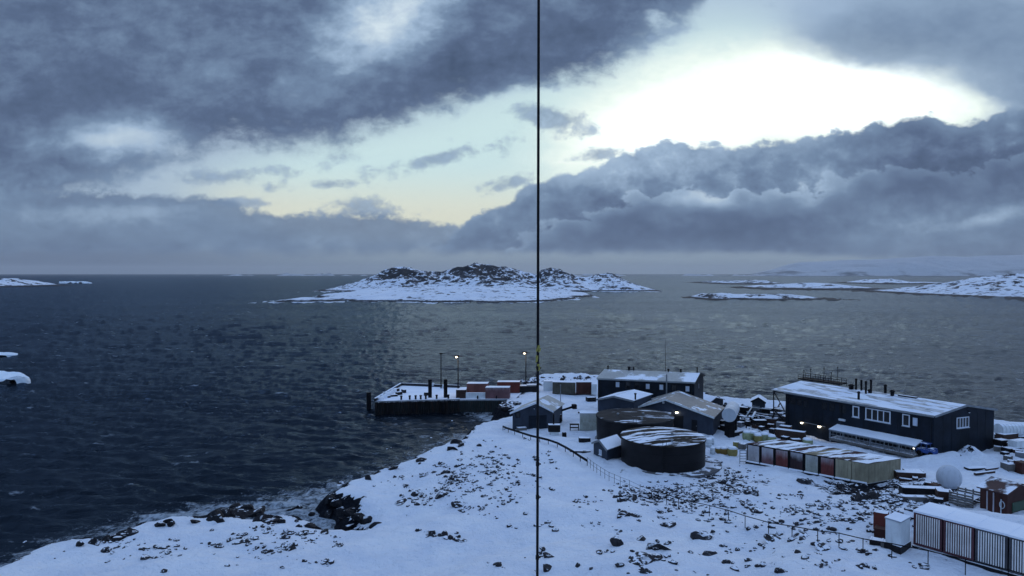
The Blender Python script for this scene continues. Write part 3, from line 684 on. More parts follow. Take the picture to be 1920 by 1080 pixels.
def gable(name, label, cat, A, B, D, z0, ze, zr, wm, rm, ov=.35, ex_front=.3, ex_back=.3, apex=.5, th=.14, trim=None, group=None):
    """gable wall A-B (towards the camera), depth vector D along the ridge"""
    A = np.array([A[0], A[1], 0.]); B = np.array([B[0], B[1], 0.]); D = np.array([D[0], D[1], 0.])
    root = thing(name, label, cat, ((A + B + D) / 2) + UP * z0, group)
    Mx = A + (B - A) * apex; w_ = MB(); b0 = z0 - 2.0
    fr = [A + UP * b0, B + UP * b0, B + UP * ze, Mx + UP * zr, A + UP * ze]; bk = [p + D for p in fr]
    w_.poly(fr + bk, [(0, 1, 2, 3, 4), (9, 8, 7, 6, 5), (1, 0, 5, 6), (2, 1, 6, 7), (3, 2, 7, 8), (4, 3, 8, 9), (0, 4, 9, 5)])
    w_.build('wall', wm, root)
    d = nrm(D); r = MB()
    for E, s_ in ((A, -1), (B, 1)):
        e = np.array(E) + UP * ze; m_ = Mx + UP * zr; sl = nrm(e - m_); e = e + sl * ov
        nv = np.cross(sl, d); nv = nv if nv[2] > 0 else -nv
        lo = .02
        f0, f1 = -d * ex_front, D + d * ex_back
        r.box8([e + f0 + nv * lo, m_ + f0 + nv * lo, m_ + f1 + nv * lo, e + f1 + nv * lo, e + f0 + nv * (lo + th), m_ + f0 + nv * (lo + th) , m_ + f1 + nv * (lo + th), e + f1 + nv * (lo + th)])
    r.build('roof', rm, root)
    if trim:
        t_ = MB()
        for E in (A, B):
            e = np.array(E) + UP * ze; m_ = Mx + UP * zr; sl = nrm(e - m_); e = e + sl * ov
            q0, q1 = m_ - d * (ex_front + .03), e - d * (ex_front + .03)
            t_.box8([q0 - UP * .14, q1 - UP * .14, q1 - UP * .14 - d * .05, q0 - UP * .14 - d * .05, q0 + UP * .18, q1 + UP * .18, q1 + UP * .18 - d * .05, q0 + UP * .18 - d * .05])
        t_.build('barge_board', trim, root)
    return root, A, B, D
def lamp(root, W_, px, py, r=.16, m_='lamp', power=0):
    u, z = W_.hit(px, py); q = W_.pt(u, z, .28)
    h = MB(); h.cyl(W_.pt(u, z + .22, .0), W_.pt(u, z + .22, .34), .04, n=8); h.cyl(q + UP * .08, q + UP * .24, r * 1.15, r * .5, n=12); o = h.build('lamp', M['black'], root)
    b_ = MB(); b_.sphere(q, r, 12, 8, (1, 1, .8)); b_.build('bulb', M[m_], o, True)
    if power:
        L = bpy.data.lights.new('lamp_light', 'POINT'); L.energy = power; L.color = (1, .82, .55); L.shadow_soft_size = .15
        lo = bpy.data.objects.new('lamp_light', L); COL.objects.link(lo); lo.location = tuple(W_.pt(u, z - .25, .6))

# ------------------------------------------------------------------ long dark building on the right
Lc = P(1473, 735, 9.4)[:2]; Rc = P(1752, 780, 9.4)[:2]; Bc = P(1864, 768, 9.4)[:2]
g, A, B, D = gable('station_building', 'long dark navy two storey building on the right with snowy metal roof', 'building', Rc, Bc, Lc - Rc, 2.8, 9.4, 10.5, M['navy'], M['roofgwr'], ov=.25, ex_front=.25, ex_back=2.6, trim=M['steel'])
WL = Wall(Lc, Rc); WG = Wall(Rc, Bc)
for px, py in ((1478, 750), (1488, 752), (1499, 754), (1511, 757)): window(g, WL, px, py, .75, .95, M['navytrim'], M['panedark'])
for px, py in ((1546, 761), (1560, 764)): window(g, WL, px, py, .75, 1.0, M['navytrim'], M['panedark'])
window(g, WL, 1580, 767, .9, 1.2, M['navytrim'], M['panedark'])
window(g, WL, 1605, 772, .75, 1.45, M['trimwhite'], M['panedark'], 1, .17, 'tall white framed window')
window(g, WL, 1646, 779, 3.6, 1.55, M['trimwhite'], M['panedark'], 4, .15, 'white framed window of four tall lights')
window(g, WL, 1699, 788, .8, 1.5, M['trimwhite'], M['panedark'], 1, .14)
window(g, WL, 1716, 791, .7, 1.2, M['navytrim'], M['panelight'])
window(g, WG, 1805, 792, 2.4, 1.35, M['trimwhite'], M['panedark'], 4, .12, 'gable window of four narrow lights')
lamp(g, WG, 1814, 773, .12, 'whiteclean'); lamp(g, WL, 1505, 792, .22, 'lamp', 4); lamp(g, WL, 1538, 799, .26, 'lamp', 6)
u, z = WL.hit(1580, 787); k = MB(); panel(k, WL, u, z, 1.1, .34, .0, .4); k.build('light_hood', M['whiteclean'], g, bevel=.1)
(u0, z0), (u1, z1) = WL.hit(1508, 791.5), WL.hit(1548, 800)
k = MB(); k.cyl(WL.pt(u0, z0, .1), WL.pt(u1, z1, .1), .06, n=8); k.build('conduit', M['steel'], g)
def gutter(root, W_, z, downs):
    k = MB(); k.cyl(W_.pt(-.1, z, .34), W_.pt(W_.L + .1, z, .34), .09, n=8); k.build('gutter', M['steel'], root)
    for f_, zb in downs: k = MB(); k.cyl(W_.pt(W_.L * f_, zb, .12), W_.pt(W_.L * f_, z - .05, .12), .06, n=8); k.build('downpipe', M['navytrim'], root)
gutter(g, WL, 9.28, ((.02, 3), (.42, 5.5), (.985, 3)))
for i in range(1, 14):
    k = MB(); panel(k, WL, WL.L * i / 14, 6.1, .05, 6.3, -.01, .025); k.build('wall_batten', M['navytrim'], g)
for i in range(1, 7):
    k = MB(); panel(k, WG, WG.L * i / 7, 6.1, .05, 6.3, -.01, .025); k.build('wall_batten', M['navytrim'], g)
# porch along the long wall
(u0, zt), (u1, zt1) = WL.hit(1570, 797), WL.hit(1730, 827)
zt = (zt + zt1) / 2; pr = MB(); o = 2.3
pr.box8([WL.pt(u0, zt, .0), WL.pt(u1, zt, .0), WL.pt(u1 + .1, zt - .55, o), WL.pt(u0 - .1, zt - .55, o), WL.pt(u0, zt + .16, .0), WL.pt(u1, zt + .16, .0), WL.pt(u1 + .1, zt - .39, o), WL.pt(u0 - .1, zt - .39, o)])
pr.build('porch_roof', M['roofsnow'], g)
n_ = 7
for i in range(n_):
    uu = u0 + .1 + (u1 - u0 - .2) * i / (n_ - 1); k = MB(); k.obox(WL.pt(uu, (zt - .55 + 3.0) / 2, o - .15), WL.a * .06, WL.n * .06, UP * (zt - .55 - 3.0) / 2); k.build('porch_post', M['steel'], g)
k = MB()
for zz in (4.25, 4.75): k.obox(WL.pt((u0 + u1) / 2, zz, o - .02), WL.a * (u1 - u0) / 2, WL.n * .03, UP * .03)
for i in range(22): k.obox(WL.pt(u0 + (u1 - u0) * i / 21, 4.2, o - .06), WL.a * .02, WL.n * .02, UP * .56)
k.build('porch_railing', M['steel'], g)
k = MB(); k.obox(WL.pt((u0 + u1) / 2, 3.45, o / 2), WL.a * (u1 - u0) / 2, WL.n * o / 2, UP * .2); k.build('porch_floor', M['timber'], g)
u, z = WL.hit(1722, 831); k = MB(); k.sphere(WL.pt(u1 - .15, zt - .75, o - .1), .13, 10, 8); k.build('porch_light', M['lampdim'], g, True)
for px in (1640, 1690): door(g, WL, px, 840, 1.1, 2.0, M['navytrim'], 3.7)
# open timber balcony under the roof at the far end
a_ = -WL.a; w0 = WL.A
def bar(mb, p, q, r): mb.cyl(p, q, r, n=6)
for dep in (0.1, -4.0):
    bl = MB(); e0 = WL.A + WL.n * dep
    bar(bl, e0 + a_ * 2.3 + UP * 5.2, e0 + a_ * 2.3 + UP * 9.35, .10); bar(bl, e0 + UP * 9.2, e0 + a_ * 2.4 + UP * 9.2, .10); bar(bl, e0 + UP * 6.0, e0 + a_ * 2.4 + UP * 6.0, .10)
    bar(bl, e0 + a_ * 2.3 + UP * 9.2, e0 + a_ * .1 + UP * 6.1, .09); bar(bl, e0 + a_ * 2.3 + UP * 6.0, e0 + UP * 4.2, .09)
    bl.build('balcony_frame', M['black'], g)
k = MB(); k.obox(w0 + a_ * 1.2 - WL.n * 1.95 + UP * 6.14, a_ * 1.2, WL.n * 2.1, UP * .06); k.build('balcony_floor', M['timber'], g)
# roof furniture, placed on the roof slope
def on_roof(px, py):
    zr = 10.5; q = P(px, py, 9.9)
    for _ in range(12):
        t = np.clip(((q[:2] - WL.A[:2]) @ (-WL.n[:2])) / abs((Bc - Rc) @ WL.n[:2]), 0, 1)
        z = 9.4 + .2 + (zr - 9.4) * (1 - abs(2 * t - 1)); q = P(px, py, z)
    return q
for px, py, h, r_ in ((1605, 731, 1.9, .16), (1615, 733, 1.85, .16), (1623.5, 735, 1.8, .16), (1633, 736, 2.1, .16)):
    q = on_roof(px, py); k = MB(); k.cyl(q - UP * .3, q + UP * h, r_, n=10); k.cyl(q + UP * (h - .25), q + UP * (h - .12), r_ * 1.3, n=10); k.build('exhaust_stack', M['black'], g)
for px, py, w_, h in ((1610, 748, .45, .95), (1630, 742, .5, .8), (1660, 738, .5, 1.2), (1673, 746, .7, 1.0), (1596, 729, .9, .5)):
    q = on_roof(px, py); k = MB(); k.cyl(q - UP * .3, q + UP * h, w_ * .4, n=10); k.cyl(q + UP * h, q + UP * (h + .28), w_ * .65, w_ * .3, n=10); k.build('roof_vent', M['black'], g)
for px, py, w_ in ((1702, 745, 2.8), (1728, 754, .9), (1752, 757, .5)):
    q = on_roof(px, py); k = MB(); k.obox(q + UP * .1, WL.a * w_ / 2, WL.n * .25, UP * .14); k.build('roof_hatch', M['blackdust'], g)
# roof platform with railings, antennas
pl = MB(); q0 = on_roof(1508, 712); q1 = on_roof(1576, 724); c_ = (q0 + q1) / 2; hw = np.linalg.norm(q1 - q0) / 2
pl.obox(c_ + UP * .35, WL.a * hw, WL.n * 1.2, UP * .12)
for i in range(9):
    for s_ in (-1, 1):
        b_ = c_ + WL.a * (hw * (i / 4 - 1)) + WL.n * 1.2 * s_; pl.cyl(b_ - UP * .2, b_ + UP * 1.25, .045, n=6)
for s_ in (-1, 1):
    for hh in (.8, 1.22): pl.cyl(c_ - WL.a * hw + WL.n * 1.2 * s_ + UP * hh, c_ + WL.a * hw + WL.n * 1.2 * s_ + UP * hh, .04, n=6)
pl.build('roof_platform', M['black'], g)
for i, (f_, h) in enumerate(((-.9, 1.9), (-.55, 2.3), (.1, 2.8), (.45, 2.1), (.75, 3.3))):
    b_ = c_ + WL.a * hw * f_; k = MB(); k.cyl(b_ + UP * .3, b_ + UP * h, .05, n=6); k.cyl(b_ + UP * (h * .8) - WL.a * .4, b_ + UP * (h * .8) + WL.a * .4, .03, n=6); k.sphere(b_ + UP * h, .12, 8, 6); k.build('antenna', M['black'], g)
# wrapped air intake on the platform
# ------------------------------------------------------------------ two storey building in the middle
Lb = P(1121, 709.5, 10.3)[:2]; Rb = P(1302, 717, 10.3)[:2]; Db = np.array([3.9, 8.2])
b, A, B, D = gable('laboratory_building', 'dark blue two storey block with a row of small square windows behind the tanks', 'building', Rb, Rb + Db, Lb - Rb, 3.2, 10.3, 11.3, M['navy'], M['roofblue'], ov=.25, ex_front=.2, ex_back=.2, trim=M['navytrim'])
WB = Wall(Lb, Rb)
for px, py, lt in ((1158, 721, 1), (1177, 722, 0), (1194, 723, 0), (1214.5, 724.5, 1), (1240, 726, 1), (1264, 727, 0), (1289, 729, 1)):
    window(b, WB, px, py, .68, .95, M['navytrim'], M['panelight'] if lt else M['panedark'], 1, .16)
gutter(b, WB, 10.18, ((.03, 3), (.5, 7), (.97, 3)))
u, z = WB.hit(1250, 720); k = MB(); k.cyl(WB.pt(u, 6.0, .22), WB.pt(u, 11.6, .22), .13, n=10); k.build('flue', M['steel'], b)
WBG = Wall(Rb, Rb + Db); window(b, WBG, 1310, 724, .5, .9, M['navytrim'], M['panelight'])
ridge0 = np.array([*(Lb + Db / 2), 11.3]); ridge1 = np.array([*(Rb + Db / 2), 11.3])
for f_, h, r_ in ((.03, .7, .2), (.26, .65, .35), (.31, .6, .2), (.68, .5, .25), (.81, .55, .28), (.98, 1.0, .18)):
    q = ridge0 + (ridge1 - ridge0) * f_; k = MB(); k.cyl(q - UP * .3, q + UP * h, r_ * .6, n=10); k.cyl(q + UP * h, q + UP * (h + .2), r_, r_ * .7, n=10); k.build('roof_vent', M['black'], b)
q = ridge0 + (ridge1 - ridge0) * .65; k = MB(); k.cyl(q - UP * .2, q + UP * 6.2, .05, .025, n=6); k.build('antenna_mast', M['black'], b)

# annex with the speckled roof
Al = P(1121, 749, 8.3)[:2]; Ar = P(1188, 752, 8.3)[:2]
x, *_ = gable('annex', 'small slate blue gabled annex with speckled snowy roof left of the grey-roofed building', 'building', Al, Ar, (4.3, 6.2), 3.2, 8.3, 8.95, M['navy2'], M['roofspeck'], ov=.15, trim=M['steel'], apex=.47)
q = np.array([*(Ar + np.array([.4, .6])), 8.4]); k = MB(); k.cyl(q - UP * .3, q + UP * .95, .14, n=8); k.cyl(q + UP * .95, q + UP * 1.15, .22, n=8); k.build('roof_vent', M['black'], x)
# grey roofed gable building
Ml = P(1188, 765.5, 6.6)[:2]; Mr = P(1337, 782, 6.6)[:2]
h_, *_ = gable('workshop', 'gabled slate blue workshop with a bare grey roof behind the black tanks', 'building', Ml, Mr, (4.0, 7.9), 3.6, 6.6, 8.7, M['navy2'], M['roofgrey'], ov=.3, ex_front=.35, apex=.42, trim=M['white'])
WM = Wall(Ml, Mr)
lamp(h_, WM, 1217, 769, .17, 'lampdim'); lamp(h_, WM, 1270, 772.5, .24, 'lamp', 4)
u, z = WM.hit(1271, 790); k = MB(); panel(k, WM, u, 5.0, 1.9, 2.5, -.02, .06); k.build('roller_door', M['navytrim'], h_)
door(h_, WM, 1302, 800, .95, 1.9, M['navytrim'], 3.9)
u, z = WM.hit(1244, 753.5); k = MB(); panel(k, WM, u, z - .1, .35, .35, 0, .12); k.build('gable_vent', M['whiteclean'], h_)
u, z = WM.hit(1246, 774); k = MB(); k.box8([WM.pt(u - 1.2, z, 0), WM.pt(u + 1.2, z, 0), WM.pt(u + 1.2, z - .5, 1.6), WM.pt(u - 1.2, z - .5, 1.6), WM.pt(u - 1.2, z + .2, 0), WM.pt(u + 1.2, z + .2, 0), WM.pt(u + 1.2, z - .3, 1.6), WM.pt(u - 1.2, z - .3, 1.6)]); k.build('door_canopy', M['roofsnow'], h_)
# small hut, snow roofed lean-to, boathouse
q = P(1410, 752, 5.4)[:2]; r_ = P(1434, 754, 5.4)[:2]
gable('hut', 'tiny slate blue hut with snowy gable roof near the balcony of the long building', 'hut', q, r_, (1.2, 3.0), 2.9, 5.4, 6.1, M['navy2'], M['roofsnow'], ov=.25, trim=M['navytrim'])
q = P(1326, 757, 4.6)[:2]; r_ = P(1356, 748, 4.6)[:2]
gable('lean_to_shed', 'low shed under a broad snow roof right of the two storey block', 'shed', q, r_, (-1.8, 5.0), 2.8, 4.5, 5.3, M['navy'], M['roofsnow'], ov=.4)
q = P(961, 773, 6.1)[:2]; r_ = P(1036, 770, 6.1)[:2]
bh, *_ = gable('boathouse', 'grey blue gabled boathouse by the water behind the vertical wire', 'boathouse', q, r_, (2.2, 6.5), 2.8, 6.1, 7.6, M['navy2'], M['roofblue'], ov=.35, ex_front=.4, apex=.6, trim=M['trimwhite'])
WH = Wall(q, r_); window(bh, WH, 971, 778, .6, .7, M['navytrim'], M['panedark']); lamp(bh, WH, 1001, 766, .10, 'whiteclean')
u, z = WH.hit(1008, 790); k = MB(); panel(k, WH, u, 4.0, 3.2, 2.8, -.02, .05); k.build('boat_door', M['navy'], bh)

# ------------------------------------------------------------------ tanks
def tank(label, px, d, r, zb, zt, roofm, pad):
    c_ = np.array([(px - 960) / F * d, d, zb]); h = zt - zb
    t = thing('fuel_tank', label, 'tank', c_, 'black fuel tanks')
    k = MB(); k.lathe(c_, [(r, -1.0), (r, h)], 72); k.build('shell', M['tank'], t, True)
    k = MB(); k.lathe(c_, [(r + .05, h - .22), (r + .12, h - .2), (r + .12, h + .02), (r - .1, h + .04), (r * .66, h + .24), (r * .33, h + .36), (0.01, h + .42)], 72); k.build('roof', roofm, t, True)
    for hh in (.34, .67): k = MB(); k.lathe(c_, [(r, h * hh - .05), (r + .035, h * hh - .04), (r + .035, h * hh + .04), (r, h * hh + .05)], 72); k.build('wind_girder', M['tank'], t)
    k = MB(); k.lathe(c_, [(r + .02, -.6), (r + pad, -.6), (r + pad, .10), (r + .02, .14)], 72); k.build('base_ring', M['concrete'], t)
    a = R(-60); dv = np.array([math.cos(a), math.sin(a), 0])
    for f_, g_ in ((.5, 0), (.25, 2.1), (.72, 1.3)):
        a = R(200) + g_; q = c_ + np.array([math.cos(a), math.sin(a), 0]) * r * f_ + UP * (h + .32 - .25 * f_); k = MB(); k.cyl(q - UP * .1, q + UP * .35, .16, n=10); k.cyl(q + UP * .35, q + UP * .45, .26, .1, n=10); k.build('roof_valve', M['steel'], t)
    k = MB(); a = R(-100); e = np.array([math.cos(a), math.sin(a), 0]); s_ = np.array([-e[1], e[0], 0])
    for i in range(11): k.cyl(c_ + e * (r + .18) + s_ * -.22 + UP * (.4 + i * h / 11.5), c_ + e * (r + .18) + s_ * .22 + UP * (.4 + i * h / 11.5), .02, n=5)
    for q in (-.22, .22): k.cyl(c_ + e * (r + .18) + s_ * q, c_ + e * (r + .18) + s_ * q + UP * (h + .7), .03, n=6)
    k.build('ladder', M['tank'], t); return c_
T1 = tank('nearer black fuel tank with streaks of snow across its roof', 1244, 96.0, 5.72, 3.6, 7.42, M['tankroof'], .7)
T2 = tank('farther black fuel tank with nearly bare roof behind the streaked one', 1191, 110.5, 6.05, 3.4, 7.3, M['tankroof2'], .3)
k = MB(); q = G(1262, 893); k.lathe(np.array([T1[0] + 1.2, T1[1] - .2, 3.80]), [(.1, -.8), (6.7, -.8), (6.7, .06), (.1, .1)], 64); tag(k.build('tank_pad', paint('wet_concrete', (.12, .12, .125), .9, .3, spec=.0, dust=.30, thr=.3, dscale=.8)), 'grey concrete pad under the nearer black tank', 'pad')

q = P(1113, 826, 5.9); r2 = P(1138, 838, 5.9); 
sA, sB = q[:2], r2[:2]; sD = P(1167, 828, 5.9)[:2] - sB
s_, *_ = gable('pump_shed', 'small slate blue shed with white roof against the nearer black tank', 'shed', sA, sB, sD, 3.5, 5.6, 6.35, M['navy2'], M['roofsnow'], ov=.3, ex_front=.25, trim=M['steel'])
WS = Wall(sA, sB); window(s_, WS, 1126, 848, .5, .5, M['trimwhite'], M['panelight'])

# ------------------------------------------------------------------ white horizontal tank
c_ = PD(1367, 778.5, 112.0); ax = nrm([.42, 1, 0])
t = thing('storage_cylinder', 'large white horizontal cylinder tank right of the grey-roofed workshop', 'tank', (c_[0], c_[1], 3.5))
k = MB(); r_ = 1.13; k.cyl(c_, c_ + ax * 6.5, r_, n=36); k.build('shell', M['whiteclean'], t)
k = MB(); k.cyl(c_ - ax * .08, c_ + ax * .02, r_ * .93, r_, n=36); k.build('end_plate', paint('grey_end_plate', (.40, .44, .48), .5, .1), t)
for f_ in (1.0, 5.0):
    k = MB(); b_ = c_ + ax * f_; k.obox((b_[0], b_[1], (3.0 + b_[2] - .6) / 2), np.array([ax[1], -ax[0], 0]) * .8, ax * .15, UP * (b_[2] - .6 - 3.0) / 2); k.build('saddle', M['black'], t)

# ------------------------------------------------------------------ containers
def container(label, O, ew, el, h, bodym, roofm, endm=None, ribs=0, group=None, name='shipping_container', gap=.05, parts=True, ledge=False):
    """O: near lower corner, ew: vector along the end facing the camera, el: vector along the length"""
    O = np.array(O, float); ew = np.array([*ew, 0.]) if len(ew) == 2 else np.array(ew, float); el = np.array([*el, 0.]) if len(el) == 2 else np.array(el, float)
    wu, lu = nrm(ew), nrm(el); O = O + wu * gap; W_ = np.linalg.norm(ew) - 2 * gap; L_ = np.linalg.norm(el)
    t = thing(name, label, 'container', O + wu * W_ / 2 + lu * L_ / 2, group)
    def bx(mb, u0, u1, v0, v1, z0, z1):
        mb.box8([O + wu * u + lu * v + UP * z for z in (z0, z1) for u, v in ((u0, v0), (u1, v0), (u1, v1), (u0, v1))])
    b_ = MB(); bx(b_, .06, W_ - .06, .06, L_ - .06, .14, h - .1); b_.build('body', bodym, t)
    f_ = MB(); p = .14
    for u in (0, W_ - p):
        for v in (0, L_ - p): bx(f_, u, u + p, v, v + p, 0, h - .03)
    for v in (0, L_ - p):
        bx(f_, p, W_ - p, v, v + p, 0, .16); bx(f_, p, W_ - p, v, v + p, h - .15, h - .03)
    for u in (0, W_ - p):
        bx(f_, u, u + p, p, L_ - p, 0, .16); bx(f_, u, u + p, p, L_ - p, h - .15, h - .03)
    f_.build('frame', endm or bodym, t)
    r = MB(); bx(r, -.05 if ribs else -.02, W_ + (.05 if ribs else .02), -.02, L_ + .02, h - .03, h + (.12 if ribs else .03)); r.build('roof', roofm, t)
    if ribs:
        e = MB()
        for i in range(ribs):
            u = p + (W_ - 2 * p) * (i + .5) / ribs; w2 = (W_ - 2 * p) / ribs * .235; bx(e, u - w2, u + w2, .0, .065, .17, h - .16)
        e.build('rib_panel', M['ribwhite'], t)
    elif parts:
        e = MB(); bx(e, p, W_ / 2 - .02, .012, .062, .17, h - .16); bx(e, W_ / 2 + .02, W_ - p, .012, .062, .17, h - .16); dd = e.build('door', bodym, t)
        for u in (.22, .40, .60, .78):
            e = MB(); e.cyl(O + wu * W_ * u + UP * .2 - lu * .02, O + wu * W_ * u + UP * (h - .2) - lu * .02, .022, n=6); e.build('locking_bar', bodym, dd)
    if ledge:
        e = MB(); bx(e, .05, W_ - .05, -.22, -.003, -.05, .16); e.build('snow_ledge', M['snow'], t, bevel=.05)
    s_ = MB()
    for i in range(10):       # side corrugation on the side towards the camera's right
        v = .3 + (L_ - .6) * i / 10; bx(s_, W_ - .062, W_ - .02, v, v + (L_ - .6) / 20, .17, h - .16)
    s_.build('side_panel', bodym, t)
    return t
M['ribwhite'] = paint('white_rib', (.74, .72, .70), .5, .15)
M['cpale'] = frosted('pale_grey_steel', (.40, .38, .38), .5, 4.6, 6.2)
M['cmaroon'] = frosted('maroon_steel', (.15, .034, .030), .55, 5.2, 6.6)
M['cmauve'] = frosted('faded_maroon_steel', (.17, .085, .09), .75, 4.5, 6.0)
M['cdark'] = frosted('blackened_maroon_steel', (.028, .012, .014), .7, 5.3, 6.4)
M['csage'] = frosted('sage_grey_steel', (.34, .35, .30), .5, 5.0, 6.6)
M['ctan'] = paint('grey_green_steel', (.34, .31, .22), .6, .2, streak=.3)
M['rA'] = streaky_roof('container_roof_grey', (.10, .08, .06), .50, 24); M['rB'] = streaky_roof('container_roof_maroon', (.060, .030, .028), .34, 24); M['rC'] = streaky_roof('container_roof_tan', (.26, .22, .15), .22, 24)
M['rD'] = streaky_roof('container_roof_snowy', (.08, .06, .05), .62, 24)
cz = 4.05; Ch = 2.45
c0 = P(1400, 831.5, cz + Ch)[:2]; c1 = P(1628, 870, cz + Ch)[:2]; cs = P(1690, 860, cz + Ch)[:2] - c1; st = (c1 - c0) / 8
kinds = [('pale grey container at the left end of the row of eight', 'cpale', 'rB'), ('faded maroon container between the pale grey and the maroon one', 'cmauve', 'rD'), ('maroon container third in the row of eight', 'cmaroon', 'rD'), ('blackened maroon container, darkest of the row of eight', 'cdark', 'rB'),
         ('sage grey container right beside the blackened one', 'csage', 'rC'), ('rust red container between sage grey and grey green ones', 'cmaroon', 'rB'), ('grey green container next to the last in the row of eight', 'ctan', 'rD'), ('grey green container at the right end showing its long side', 'ctan', 'rD')]
for i, (lb, bm_, rm_) in enumerate(kinds):
    q = c0 + st * i; container(lb, (q[0], q[1], cz), st, cs, Ch, M[bm_], M[rm_], M['black'] if i < 6 else M[bm_], ledge=True, group='row of eight containers')
k = MB(); pts = [c0 - nrm(cs) * .2, c1 - nrm(cs) * .2, c1 + cs, c0 + cs]
k.box8([(*p_, 2.6) for p_ in pts] + [(*p_, cz - .01) for p_ in pts]); tag(k.build('timber_footing', M['blackdust']), 'dark timber footing under the row of eight containers', 'footing')
# ladder rack at the left end of that row
q = np.array([*(c0 - nrm(st) * .5), 0]); k = MB(); zb = gz(q[0], q[1])
l_ = thing('rack', 'small blue grey ladder rack at the left end of the container row', 'rack', (q[0], q[1], zb))
for s_ in (-.45, .45):
    k.cyl(q + np.array([s_, 0, zb - .2]), q + np.array([s_, 0, zb + 1.9]), .05, n=6)
for i in range(5): k.cyl(q + np.array([-.45, 0, zb + .3 + i * .38]), q + np.array([.45, 0, zb + .3 + i * .38]), .05, n=6)
k.build('rungs', M['steel'], l_)
# ribbed containers at the lower right
rz = 8.0; rh = 2.65
a0 = P(1712, 959, rz + rh)[:2]; a1 = P(1891, 1004, rz + rh)[:2]; st = (a1 - a0) / 3; nl = nrm([-st[1], st[0]]); nl = nl if nl[0] > 0 else -nl; el = nl * 3.2
ribm = [('maroon_recess', (.085, .036, .042)), ('maroon_recess', (.09, .038, .044)), ('slate_recess', (.06, .06, .068)), ('slate_recess', (.07, .07, .078)), ('slate_recess', (.06, .06, .07))]
lbs = ['white ribbed maroon container at the left end of the lower right row', 'second white ribbed maroon container in the lower right row', 'grey ribbed container, third from the left in the lower right row', 'grey ribbed container cut by the right edge of the photo', 'ribbed container at the right corner beyond the photo edge']
for i in range(4):
    q = a0 + st * i; m_ = paint(ribm[i][0], ribm[i][1], .5, .2); container(lbs[i], (q[0], q[1], rz - .02 * i), st, el, rh, m_, M['snow'], m_, ribs=11, group='ribbed containers at the lower right')
pts = [a0 - nl * .15, a0 + st * 4 - nl * .15, a0 + st * 4 + el, a0 + el]; k = MB(); k.box8([(*p_, 6.0) for p_ in pts] + [(*p_, rz - .07) for p_ in pts]); tag(k.build('timber_footing', M['blackdust']), 'dark footing under the ribbed containers at the lower right', 'footing')
# white box tank and red crates left of them
q = P(1689, 981, 10.2)[:2]; wv = P(1660, 972, 10.2)[:2] - q; dv = P(1707, 971, 10.2)[:2] - q
t = thing('box_tank', 'white square box tank with snow on top left of the ribbed containers', 'tank', (q[0], q[1], 8.3)); k = MB()
pts = [q, q + dv, q + dv + wv, q + wv]; k.box8([(*p_, 8.3) for p_ in pts] + [(*p_, 10.2) for p_ in pts]); k.build('body', M['white'], t, bevel=.05)
k = MB(); e0 = [q - (wv + dv) * .04, q + dv * 1.04 - wv * .04, q + (dv + wv) * 1.04, q + wv * 1.04 - dv * .04]; k.box8([(*p_, 10.2) for p_ in e0] + [(*p_, 10.34) for p_ in e0]); k.build('lid', M['roofsnow'], t, bevel=.05)
k = MB(); k.box8([(*p_, 7.3) for p_ in e0] + [(*p_, 8.3) for p_ in e0]); k.build('skid', M['blackdust'], t)

# ------------------------------------------------------------------ crates, drums, bags
def crate(label, px, py, w_, d_, h_, rot, m_, name='crate', cat='crate', group=None, z=None, planks=True):
    q = G(px, py) if z is None else P(px, py, z)
    t = thing(name, label, cat, q, group); k = MB(); a = R(rot); k.box((q[0], q[1], q[2] + h_ / 2 - .05), (w_, d_, h_), a); k.build('body', M[m_], t, bevel=.03)
    if planks:
        ca, sa = math.cos(a), math.sin(a)
        for s_ in (-1, 1):
            k = MB(); k.box((q[0] + s_ * ca * (w_ / 2 - .08), q[1] + s_ * sa * (w_ / 2 - .08), q[2] + h_ / 2 - .05), (.12, d_ + .06, h_ + .05), a); k.build('batten', M[m_], t)
    return t
def snowtop(px, py, r, h):
    pass
def drum(label, px, py, r_, h_, m_, group=None):
    q = G(px, py); t = thing('drum', label, 'drum', q, group); k = MB(); k.lathe(q, [(.01, -.1), (r_, -.1), (r_, h_ * .33), (r_ * 1.06, h_ * .35), (r_, h_ * .37), (r_, h_ * .66), (r_ * 1.06, h_ * .68), (r_, h_ * .7), (r_, h_)], 18); k.build('barrel', M[m_], t, True)
    k = MB(); k.lathe(q, [(r_ * 1.05, h_ - .03), (r_ * 1.05, h_ + .04), (r_ * .8, h_ + .12), (.01, h_ + .16)], 18); k.build('lid', M['snow'], t, True)
def bag(label, px, py, w_, h_, m_, group=None):
    q = G(px, py); t = thing('bulk_bag', label, 'bag', q, group); k = MB(); n = 14; pr = [(.42, -.1), (.52, .15), (.55, .5), (.50, .85), (.36, 1.0)]
    for i in range(n):
        th = 2 * math.pi * i / n; sq = 1 / max(abs(math.cos(th)), abs(math.sin(th))) ** .6
        for r_, z_ in pr: k.v.append((q[0] + w_ * r_ * sq * math.cos(th), q[1] + w_ * r_ * sq * math.sin(th), q[2] + h_ * z_))
    for i in range(n):
        j = (i + 1) % n
        for s_ in range(len(pr) - 1): k.f.append((i * 5 + s_, j * 5 + s_, j * 5 + s_ + 1, i * 5 + s_ + 1))
    k.build('sack', M[m_], t, True); k = MB(); k.sphere(q + UP * h_ * .98, w_ * .48, 12, 8, (1, 1, .32)); k.build('snow_cap', M['snow'], t, True)
